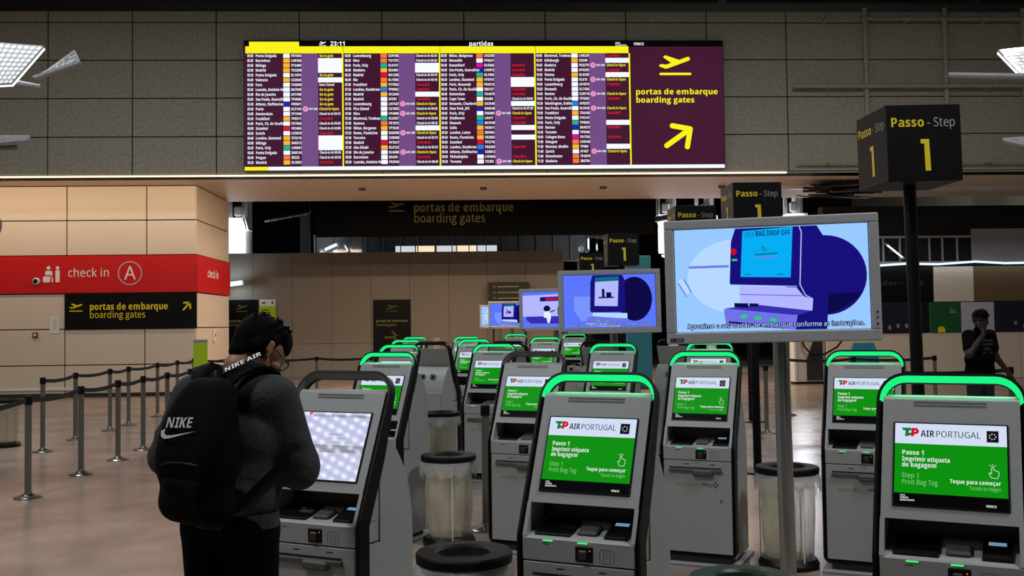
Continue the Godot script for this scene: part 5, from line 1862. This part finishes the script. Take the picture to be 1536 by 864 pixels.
	var tr := [[Vector3(-0.075, 0.90, 0.0), Vector3(0.075, 0.90, 0.0), 0.112, 0.112]]
	for s in [-1, 1]:
		tr.append([Vector3(s * 0.095, 0.86, 0.0), Vector3(s * 0.105, 0.50, -0.015), 0.100, 0.076])
		tr.append([Vector3(s * 0.105, 0.50, -0.015), Vector3(s * 0.115, 0.10, 0.02), 0.074, 0.062])
	blob(acc, tr, 0.014, 0.03)
	part_mesh("trousers", skin_mesh(acc), M.trousers_black, t)
	for s in [-1, 1]:
		acc = new_acc()
		blob(acc, [[Vector3(s * 0.115, 0.052, 0.045), Vector3(s * 0.13, 0.045, -0.12), 0.048, 0.042], [Vector3(s * 0.115, 0.08, 0.03), Vector3(s * 0.118, 0.06, -0.02), 0.050, 0.046]], 0.009, 0.02)
		part_mesh("shoe", skin_mesh(acc), M.shoe, t)
	# hair: cap of short strands
	acc = new_acc()
	var hb := [
		[Vector3(0, 0.052, -0.035), Vector3(0, 0.042, 0.035), 0.076, 0.080],
		[Vector3(0, 0.01, 0.055), Vector3(0, -0.045, 0.058), 0.064, 0.048],
		[Vector3(-0.05, 0.03, 0.02), Vector3(-0.052, -0.01, 0.045), 0.042, 0.034],
		[Vector3(0.05, 0.03, 0.02), Vector3(0.052, -0.01, 0.045), 0.042, 0.034],
		[Vector3(-0.03, 0.085, -0.045), Vector3(0.03, 0.085, -0.050), 0.030, 0.028]]
	var rng := RandomNumberGenerator.new()
	rng.seed = 9
	for k in 46:
		var a := rng.randf_range(0, TAU)
		var e := rng.randf_range(0.15, 1.35)
		var d := Vector3(cos(a) * cos(e), sin(e), sin(a) * cos(e))
		if d.z < -0.35 and d.y < 0.8: continue
		var p := Vector3(0, 0.045, 0.0) + d * Vector3(0.078, 0.082, 0.112)
		hb.append([p, p + d * 0.010 + Vector3(rng.randf_range(-0.01, 0.01), 0.006, rng.randf_range(-0.015, 0.005)), 0.009, 0.004])
	blob(acc, hb, 0.005, 0.010, HT)
	part_mesh("hair", skin_mesh(acc), M.hair_black, t)
	# glasses and face mask
	st = new_st()
	for s in [-1, 1]:
		var ring := []
		for k in 17:
			var a := TAU * k / 16.0
			ring.append(HT * Vector3(s * 0.034 + cos(a) * 0.026, 0.000 + sin(a) * 0.021, -0.112 + absf(cos(a)) * 0.002))
		tube(st, ring, 0.0018, -1.0, 6)
		tube(st, [HT * Vector3(s * 0.060, 0.006, -0.110), HT * Vector3(s * 0.080, 0.010, -0.02), HT * Vector3(s * 0.084, 0.004, 0.012)], 0.0018, -1.0, 6)
	tube(st, [HT * Vector3(-0.009, 0.004, -0.114), HT * Vector3(0.009, 0.004, -0.114)], 0.0018, -1.0, 6)
	obj("glasses", st, M.black_plastic, t)
	st = new_st()
	for s in [-1, 1]: prism(st, disc(Vector2(s * 0.034, 0.0), 0.0255, 0.0205, 16), -0.1125, -0.1115, HT)
	obj("lens", st, M.lens, t)
	acc = new_acc()
	blob(acc, [[Vector3(0, -0.03, -0.108), Vector3(0, -0.075, -0.092), 0.022, 0.026], [Vector3(-0.045, -0.045, -0.066), Vector3(0.0, -0.05, -0.10), 0.026, 0.026], [Vector3(0.045, -0.045, -0.066), Vector3(0.0, -0.05, -0.10), 0.026, 0.026], [Vector3(-0.03, -0.085, -0.06), Vector3(0.03, -0.085, -0.06), 0.027, 0.027]], 0.005, 0.014, HT)
	part_mesh("face_mask", skin_mesh(acc), M.black_matt, t)
	st = new_st()
	for s in [-1, 1]: tube(st, [HT * Vector3(s * 0.066, -0.045, -0.045), HT * Vector3(s * 0.083, -0.02, -0.005), HT * Vector3(s * 0.09, 0.012, 0.012)], 0.002, -1.0, 6)
	obj("mask_loop", st, M.black_matt, t)
	# ---- backpack, hung from both shoulders
	var bp := thing("backpack", "black backpack with a white logo on the person's back", "backpack", at, turn)
	acc = new_acc()
	var bb := [
		[Vector3(-0.06, 1.00, 0.185), Vector3(0.09, 0.99, 0.185), 0.075, 0.075],
		[Vector3(-0.06, 1.12, 0.19), Vector3(0.095, 1.11, 0.19), 0.080, 0.080],
		[Vector3(-0.055, 1.19, 0.186), Vector3(0.095, 1.18, 0.186), 0.079, 0.079],
		[Vector3(-0.045, 1.26, 0.175), Vector3(0.09, 1.25, 0.175), 0.073, 0.073],
		[Vector3(-0.03, 1.32, 0.155), Vector3(0.08, 1.32, 0.155), 0.064, 0.064],
		[Vector3(-0.01, 1.37, 0.135), Vector3(0.07, 1.37, 0.135), 0.054, 0.054]]
	blob(acc, bb, 0.011, 0.05)
	part_mesh("body", skin_mesh(acc), M.bag_black, bp)
	acc = new_acc()
	blob(acc, [[Vector3(-0.04, 1.0, 0.222), Vector3(0.07, 0.99, 0.222), 0.042, 0.042], [Vector3(-0.04, 1.07, 0.228), Vector3(0.075, 1.06, 0.228), 0.045, 0.045]], 0.010, 0.05)
	part_mesh("front_pocket", skin_mesh(acc), M.bag_black, bp)
	st = new_st()
	tube(st, bend([Vector3(-0.09, 1.125, 0.262), Vector3(-0.04, 1.142, 0.276), Vector3(0.03, 1.145, 0.278), Vector3(0.09, 1.138, 0.272), Vector3(0.13, 1.12, 0.258)]), 0.004, -1.0, 8)
	obj("zip", st, M.black_plastic, bp)
	st = new_st()
	var loop := bend([Vector3(-0.02, 1.41, 0.13), Vector3(0.0, 1.455, 0.10), Vector3(0.04, 1.455, 0.10), Vector3(0.06, 1.41, 0.13)])
	var lo_ := []
	for p in loop: lo_.append(Vector3(0, 0.3, 1))
	ribbon(st, loop, lo_, 0.022, 0.008)
	obj("grab_loop", st, M.bag_black, bp)
	var straps := {
		"right": [[Vector3(0.055, 1.385, 0.125), Vector3(0.10, 1.450, 0.055), Vector3(0.125, 1.462, -0.02), Vector3(0.125, 1.41, -0.105), Vector3(0.13, 1.28, -0.145), Vector3(0.16, 1.15, -0.13)], [Vector3(0.15, 0.9, 0.9), Vector3(0.25, 1, 0.5), Vector3(0.2, 1, 0), Vector3(0.1, 0.7, -1), Vector3(0.1, 0, -1), Vector3(0.5, 0, -1)], 0.07],
		"left": [[Vector3(-0.02, 1.385, 0.125), Vector3(-0.085, 1.445, 0.055), Vector3(-0.12, 1.455, -0.01), Vector3(-0.125, 1.40, -0.10), Vector3(-0.13, 1.28, -0.145), Vector3(-0.16, 1.15, -0.13)], [Vector3(-0.15, 0.9, 0.9), Vector3(-0.25, 1, 0.5), Vector3(-0.2, 1, 0), Vector3(-0.1, 0.7, -1), Vector3(-0.1, 0, -1), Vector3(-0.5, 0, -1)], 0.07],
		"right_low": [[Vector3(0.16, 1.16, -0.13), Vector3(0.235, 1.13, -0.04), Vector3(0.225, 1.08, 0.06), Vector3(0.17, 1.0, 0.13), Vector3(0.13, 0.95, 0.17)], [Vector3(0.6, 0, -0.8), Vector3(1, 0, -0.1), Vector3(1, 0, 0.5), Vector3(0.7, 0, 0.9), Vector3(0.6, 0, 1)], 0.026],
		"left_low": [[Vector3(-0.16, 1.16, -0.13), Vector3(-0.235, 1.10, -0.02), Vector3(-0.215, 1.02, 0.07), Vector3(-0.15, 0.96, 0.15)], [Vector3(-0.6, 0, -0.8), Vector3(-1, 0, -0.1), Vector3(-1, 0, 0.5), Vector3(-0.6, 0, 1)], 0.026]}
	for k in straps:
		st = new_st()
		var pts := bend(straps[k][0])
		var outs := []
		var src: Array = straps[k][1]
		for i in pts.size():
			var f := float(i) / (pts.size() - 1) * (src.size() - 1)
			var j := mini(int(f), src.size() - 2)
			outs.append(src[j].lerp(src[j + 1], f - j))
		ribbon(st, pts, outs, straps[k][2], 0.012)
		obj("strap", st, M.bag_black, bp)
	# logo on the back: word and curved stroke
	var lt := Transform3D(Basis.from_euler(Vector3(-0.14, 0.0, 0.03)), Vector3(0.0, 1.262, 0.2665))
	st = text_st()
	fit_text(st, "NIKE", -0.048, 0.062, 0.016, 0.034, true, 0.002, lt * Transform3D(Basis(Vector3(1, 0, 0), Vector3(0.22, 1, 0), Vector3(0, 0, 1)), Vector3.ZERO))
	put_text("lettering", st, M.white_print, bp)
	st = new_st(1)
	flat(st, PackedVector2Array([Vector2(-0.068, -0.012), Vector2(-0.066, -0.030), Vector2(-0.052, -0.038), Vector2(-0.030, -0.036), Vector2(0.085, -0.012), Vector2(-0.020, -0.026), Vector2(-0.045, -0.026), Vector2(-0.053, -0.018), Vector2(-0.049, -0.003)]), 0.002, lt)
	obj("logo", st, M.white_print, bp)
	var sx := Vector3(0.74, 0.42, -0.52).normalized()
	var sn := Vector3(0.12, 0.86, 0.50)
	sn = (sn - sx * sn.dot(sx)).normalized()
	st = text_st()
	fit_text(st, "NIKE AIR", -0.068, 0.068, 0.0, 0.026, true, 0.0, Transform3D(Basis(sx, sn.cross(sx), sn), Vector3(0.098, 1.458, 0.055) + sn * 0.017 + sx * 0.014))
	put_text("lettering", st, M.white_print, bp)

func build_bystander() -> void:
	# local axes: facing -z
	var at := Vector3(6.11, 0, -11.75)
	var turn := PI + deg_to_rad(20.0)
	var acc := new_acc()
	var sh := [Vector3(0.175, 1.39, 0.0), Vector3(-0.175, 1.39, 0.0)]
	var rel := Vector3(0.27, 1.17, -0.10)
	var rwr := Vector3(0.12, 1.40, -0.17)
	var lel := Vector3(-0.27, 1.14, 0.02)
	var lwr := Vector3(-0.40, 0.95, -0.04)
	var HT := Transform3D(Basis.from_euler(Vector3(-0.05, -0.45, 0.0)), Vector3(0.0, 1.575, -0.03))
	var legs := []
	for s in [-1, 1]:
		legs.append([Vector3(s * 0.09, 0.88, 0.0), Vector3(s * 0.11, 0.49, 0.0), 0.080, 0.054])
		legs.append([Vector3(s * 0.11, 0.49, 0.0), Vector3(s * 0.12, 0.09, 0.02), 0.052, 0.036])
		legs.append([Vector3(s * 0.12, 0.055, 0.03), Vector3(s * 0.14, 0.035, -0.13), 0.034, 0.028])
	var torso := [
		[Vector3(-0.07, 0.93, 0.0), Vector3(0.07, 0.93, 0.0), 0.10, 0.10],
		[Vector3(-0.06, 1.07, 0), Vector3(0.06, 1.07, 0), 0.10, 0.10],
		[Vector3(-0.08, 1.24, 0), Vector3(0.08, 1.24, 0), 0.11, 0.11],
		[Vector3(-0.11, 1.37, 0), Vector3(0.11, 1.37, 0), 0.068, 0.068],
		[Vector3(0, 1.42, 0.0), HT * Vector3(0, -0.07, 0.03), 0.055, 0.054]]
	var arms := [[sh[0], rel, 0.052, 0.044], [rel, rwr, 0.042, 0.030], [sh[1], lel, 0.052, 0.044], [lel, lwr, 0.042, 0.029]]
	blob(acc, legs + torso + arms, 0.016, 0.03)
	blob(acc, head_bones(), 0.006, 0.012, HT)
	blob(acc, hand_bones(-1.0, 0.7), 0.0045, 0.006, Transform3D(Basis.looking_at(Vector3(-0.35, 1.0, 0.15), Vector3(0, 0, -1)), rwr + Vector3(-0.008, 0.03, 0.004)))
	blob(acc, hand_bones(-1.0, 0.3), 0.0045, 0.006, Transform3D(Basis.looking_at(Vector3(-0.45, -0.9, -0.2), Vector3(-1, 0, 0)), lwr + Vector3(-0.014, -0.028, -0.006)))
	var t := part_mesh("person", skin_mesh(acc), M.skin_deep, self, at)
	t.rotation.y = turn
	tag(t, "person in dark printed t-shirt and cap, one hand raised to the face", "person")
	acc = new_acc()
	blob(acc, [
		[Vector3(-0.08, 0.97, 0.0), Vector3(0.08, 0.97, 0.0), 0.115, 0.115],
		[Vector3(-0.075, 1.10, 0.0), Vector3(0.075, 1.10, 0.0), 0.118, 0.118],
		[Vector3(-0.09, 1.25, 0.0), Vector3(0.09, 1.25, 0.0), 0.122, 0.122],
		[Vector3(-0.13, 1.375, 0.0), Vector3(0.13, 1.375, 0.0), 0.078, 0.078],
		[Vector3(0, 1.40, 0), Vector3(0, 1.445, -0.005), 0.07, 0.064],
		[sh[0], sh[0].lerp(rel, 0.62), 0.072, 0.068], [sh[1], sh[1].lerp(lel, 0.62), 0.072, 0.068]], 0.014, 0.03)
	part_mesh("t_shirt", skin_mesh(acc), M.trousers_black, t)
	acc = new_acc()
	var tr := [[Vector3(-0.07, 0.90, 0.0), Vector3(0.07, 0.90, 0.0), 0.108, 0.108]]
	for s in [-1, 1]:
		tr.append([Vector3(s * 0.09, 0.86, 0.0), Vector3(s * 0.11, 0.49, 0.0), 0.094, 0.072])
		tr.append([Vector3(s * 0.11, 0.49, 0.0), Vector3(s * 0.12, 0.10, 0.02), 0.070, 0.060])
	blob(acc, tr, 0.016, 0.03)
	part_mesh("jeans", skin_mesh(acc), M.jeans, t)
	for s in [-1, 1]:
		acc = new_acc()
		blob(acc, [[Vector3(s * 0.12, 0.052, 0.045), Vector3(s * 0.14, 0.045, -0.12), 0.048, 0.042], [Vector3(s * 0.12, 0.08, 0.03), Vector3(s * 0.122, 0.06, -0.02), 0.050, 0.046]], 0.010, 0.02)
		part_mesh("shoe", skin_mesh(acc), M.shoe, t)
	acc = new_acc()
	blob(acc, [[Vector3(0, 0.055, -0.025), Vector3(0, 0.045, 0.035), 0.080, 0.083]], 0.007, 0.012, HT)
	part_mesh("cap", skin_mesh(acc), M.hair_black, t)
	var st := new_st()
	prism(st, disc(Vector2(0, 0.10), 0.072, 0.085, 20), 0.058, 0.066, HT * Transform3D(Basis(Vector3(1, 0, 0), Vector3(0, 0, -1), Vector3(0, 1, 0)), Vector3.ZERO))
	obj("cap_brim", st, M.hair_black, t)
	st = new_st(1)
	for a in [[-0.085, 1.315, 0.085, 1.345], [-0.085, 1.27, 0.08, 1.30], [-0.07, 1.21, 0.05, 1.25], [0.02, 1.175, 0.08, 1.195], [-0.085, 1.17, -0.02, 1.195]]:
		flat(st, rect(a[0], a[1], a[2], a[3]), 0.124, Transform3D(Basis(Vector3.UP, PI), Vector3.ZERO))
	obj("shirt_print", st, M.kiosk_dark, t).set_meta("kind", "stuff")
# ---------------------------------------------------------------- scene
func _ready() -> void:
	var cam := Camera3D.new()
	cam.name = "camera"
	cam.position = Vector3(0, 1.6, 0)
	cam.rotation_order = EULER_ORDER_YXZ
	cam.rotation = Vector3(atan(53.6 / 1500.0), deg_to_rad(-2.5), -0.0125)
	cam.fov = rad_to_deg(2.0 * atan(432.0 / 1500.0))
	cam.near = 0.05
	cam.far = 200.0
	add_child(cam)
	cam.make_current()
	var we := WorldEnvironment.new()
	we.name = "environment"
	var e := Environment.new()
	e.background_mode = Environment.BG_COLOR
	e.background_color = Color(0.01, 0.01, 0.012)
	e.tonemap_mode = Environment.TONE_MAPPER_LINEAR
	e.tonemap_exposure = 1.0
	e.sdfgi_enabled = true
	e.ssao_enabled = true
	e.ssil_enabled = true
	we.environment = e
	add_child(we)
	make_materials()
	# ceiling lamps of the hall, above the frame
	for a in [[-5.0, -3.0, 40.0, "left of the hall over the viewer"], [5.0, -2.5, 48.0, "right of the hall over the viewer"], [-6.5, -13.5, 42.0, "left of the hall before the stone wall"], [6.5, -13.5, 42.0, "right of the hall before the stone wall"]]:
		var t := thing("ceiling_lamp", "flat square ceiling lamp on the " + a[3], "lamp", Vector3(a[0], 9.0, a[1]), 0.0)
		var st := new_st()
		cbox(st, Vector3(-0.75, 0.02, -0.75), Vector3(0.75, 0.12, 0.75), 0.02)
		obj("housing", st, M.grey_paint, t)
		st = new_st()
		box(st, Vector3(-0.68, 0.0, -0.68), Vector3(0.68, 0.02, 0.68))
		obj("lamp_panel", st, M.panel_light, t)
		st = new_st()
		for s in [-1, 1]: tube(st, [Vector3(s * 0.5, 0.12, 0), Vector3(s * 0.5, 0.3, 0)], 0.015, -1.0, 8)
		obj("hanger", st, M.dark_steel, t)
		var l := AreaLight3D.new()
		l.name = "lamp_glow"
		l.area_size = Vector2(1.4, 1.4)
		l.light_color = Color(0.96, 0.98, 1.0)
		l.light_energy = a[2]
		l.shadow_enabled = true
		l.position = Vector3(0, -0.03, 0)
		l.rotation.x = -PI / 2
		t.add_child(l)
	build_hall()
	build_board()
	build_far()
	build_lamps()
	# kiosks
	kiosk_meshes()
	var A := deg_to_rad(-27.5)
	var used_one := make_kiosk(false, true)
	used_one.position = Vector3(-0.677, 0, -4.251)
	used_one.rotation.y = A
	tag(used_one, "grey kiosk with dark handle and white page screen, used by the person", "kiosk", "check-in kiosks")
	var dark := make_kiosk(false, false)
	dark.position = Vector3(0.346, 0, -6.992)
	dark.rotation.y = A
	tag(dark, "grey kiosk with unlit black handle and green screen, beside the waste bins", "kiosk", "check-in kiosks")
	var lit := make_kiosk(true, false)
	var spots := [
		[0.399, -3.802, A, "large grey kiosk with green lit handle between the waste bin and the big display pole"],
		[1.616, -3.343, deg_to_rad(-29.0), "largest grey kiosk with green lit handle, standing below the nearest step sign"],
		[1.486, -6.545, A, "grey kiosk with green lit handle under the corner of the big display"],
		[2.456, -6.20, A, "grey kiosk with green lit handle beyond the waste bin and steel display pole"],
		[-0.74, -7.42, A, "grey kiosk with green lit handle just behind the kiosk in use"],
		[-0.86, -10.4, A, "green lit kiosk second behind the kiosk in use"],
		[0.14, -10.186, A, "green lit kiosk behind the kiosk with the unlit handle"],
		[1.30, -9.6, A, "green lit kiosk behind the smaller display's pole"],
		[2.334, -9.9, A, "green lit kiosk right behind the one under the big display"],
		[-1.0, -13.8, A, "green lit kiosk third behind the kiosk in use"], [-1.05, -17.0, A, "green lit kiosk fourth behind the kiosk in use"], [-0.05, -13.4, A, "distant green lit kiosk next to the kiosk showing its pale back"], [-0.16, -16.6, A, "distant green lit kiosk next to the narrow peach board"],
		[0.822, -20.0, A, "smallest distant green lit kiosk below the far small displays"], [1.03, -14.8, A, "distant green lit kiosk left of the violet film display pole"], [1.909, -19.0, A, "distant green lit kiosk right of the violet film display pole"],
		[-0.319, -12.3, A + PI, "kiosk seen from behind, pale back with two vents, beyond the waste bins"], [0.582, -12.0, A + PI, "kiosk turned away, black hoop behind the lit kiosk beyond the unlit one"], [1.649, -11.8, A + PI, "kiosk turned away, partly hidden by the smaller display's pole"], [2.579, -12.0, A + PI, "kiosk turned away beside the left corner of the largest display"]]
	for i in spots.size():
		var s: Array = spots[i]
		var k: Node3D = lit if i == 0 else copy_of(lit)
		k.position = Vector3(s[0], 0, s[1])
		k.rotation.y = s[2]
		tag(k, s[3], "kiosk", "check-in kiosks" if i < 9 else ("distant lit kiosks" if i < 16 else "kiosks turned away"))
	# pole displays
	make_display("largest pole mounted display showing a self bag drop film in a grey housing", Vector3(1.645, 0, -5.30), deg_to_rad(-13.6), 0.012, 0, 1.12)
	make_display("pole mounted display showing a blue kiosk and black oval, behind the largest display", Vector3(1.51, 0, -10.5), deg_to_rad(-2.0), 0.012, 1)
	make_display("pole mounted display showing a violet film with a figure", Vector3(1.37, 0, -16.0), deg_to_rad(-2.0), 0.01, 2)
	make_display("small distant pole display beside the violet figure film", Vector3(1.03, 0, -25.0), deg_to_rad(-2.0), 0.0, 1)
	make_display("smallest pole display, half hidden, farthest down the row", Vector3(0.86, 0, -29.0), deg_to_rad(-2.0), 0.0, 0)
	# step signs
	make_cube_sign("large black cube sign reading Passo Step 1 on a tall black pole", Vector3(3.14, 0, -6.86), 0.0, 0.016)
	make_cube_sign("black cube sign reading Passo Step 1 just above the largest display", Vector3(3.05, 0, -10.56), 0.0, 0.006)
	make_cube_sign("black cube sign mostly hidden behind the largest display's top left corner", Vector3(2.85, 0, -12.6), 0.0, 0.0)
	make_cube_sign("small black cube sign reading Passo Step 1 beside the teal totem", Vector3(2.53, 0, -16.4), 0.0, 0.0)
	make_cube_sign("smallest black cube sign, left of the one by the teal totem", Vector3(2.56, 0, -20.8), 0.0, 0.0)
	make_cube_sign("black cube sign whose pole stands right of the waste bin, box hidden by the display", Vector3(4.48, 0, -15.8), 0.0, 0.0)
	# bins
	var bin := make_bin()
	var bins := [
		[-0.03, -4.25, "round black lidded bin with clear bag, foot of the largest centre kiosk"],
		[-0.16, -7.40, "clear bag bin with black lid between the kiosk in use and the unlit kiosk"],
		[-0.31, -11.0, "farther clear bag bin with black lid behind another such bin"],
		[2.07, -6.50, "clear bag bin with black lid behind the display's steel pole"],
		[-6.38, -14.1, "clear bag bin with black lid behind the belt at the queue posts"]]
	for i in bins.size():
		var k: Node3D = bin if i == 0 else copy_of(bin)
		k.position = Vector3(bins[i][0], 0, bins[i][1])
		k.rotation.y = i * 1.1
		tag(k, bins[i][2], "bin", "clear bag waste bins")
	var gb := make_bin(true)
	gb.position = Vector3(1.01, 0, -3.71)
	tag(gb, "dark green rimmed bin before the steel display pole", "bin", "clear bag waste bins")
	# queue barriers
	var post := make_post()
	var chains := [
		["queue post of the inner belt line, %s from its end by the lime board", [[-4.05, -7.4], [-4.21, -9.775], [-4.28, -11.262], [-4.29, -12.455], [-4.30, -13.428], [-4.28, -14.42], [-4.28, -15.58], [-4.28, -16.8], [-4.28, -18.2]]],
		["queue post of the belt line along the beige wall, %s from the waste bin", [[-5.587, -13.404], [-5.70, -14.79], [-5.65, -16.041], [-5.64, -16.87], [-5.64, -18.41], [-5.64, -19.65], [-5.64, -20.8], [-4.4, -20.9], [-3.15, -20.87], [-2.03, -20.82], [-0.9, -20.8]]],
		["queue post of the belt line before the service cabinet, %s from the displays", [[4.0, -16.7], [5.37, -16.69], [6.5, -16.7], [7.9, -16.7]]],
		["queue post of the short belt behind the standing person, %s from the displays", [[5.2, -12.5], [6.9, -12.5]]]]
	var first := true
	for c in chains:
		var prev: Node3D = null
		for pi in c[1].size():
			var p: Array = c[1][pi]
			var nth: String = ["first", "second", "third", "fourth", "fifth", "sixth", "seventh", "eighth", "ninth", "tenth", "eleventh"][c[1].size() - 1 - pi if c[0].contains("inner") else pi]
			var k: Node3D = post if first else copy_of(post)
			if first: shared.post = post.duplicate()
			first = false
			k.position = Vector3(p[0], 0, p[1])
			tag(k, c[0] % nth, "queue post", "queue posts with belts")
			if prev: shared.links = shared.get("links", []) + [[prev, k.position]]
			prev = k
	for l in shared.links: belt_to(l[0], l[1])
	for p in [[0.12, -7.85, "single steel queue post beside the kiosk with the unlit handle"], [4.21, -14.09, "single steel queue post behind the steel display pole"]]:
		var k := copy_of(post)
		for b in k.get_children():
			if String(b.name).begins_with("belt"): k.remove_child(b); b.free()
		k.position = Vector3(p[0], 0, p[1])
		tag(k, p[2], "queue post", "single posts")
	shared.post.free()
	var t := thing("floor_sign", "lime green notice board on a stand beside the queue posts", "sign", Vector3(-5.36, 0, -20.25))
	var st := new_st()
	cbox(st, Vector3(-0.14, 0.74, -0.02), Vector3(0.14, 1.30, 0.0), 0.004)
	obj("board", st, M.lime, t)
	st = new_st()
	cbox(st, Vector3(-0.14, 1.30, -0.02), Vector3(0.14, 1.36, 0.0), 0.004)
	obj("header", st, M.grey_paint, t)
	st = new_st()
	tube(st, [Vector3(0, 0, -0.04), Vector3(0, 1.3, -0.04)], 0.02, -1.0, 8)
	lathe(st, [Vector2(0.0, 0.0), Vector2(0.15, 0.0), Vector2(0.15, 0.015), Vector2(0.0, 0.02)], 18, Vector3(0, 0, -0.04))
	obj("stand", st, M.dark_steel, t)
	build_traveller()
	build_bystander()
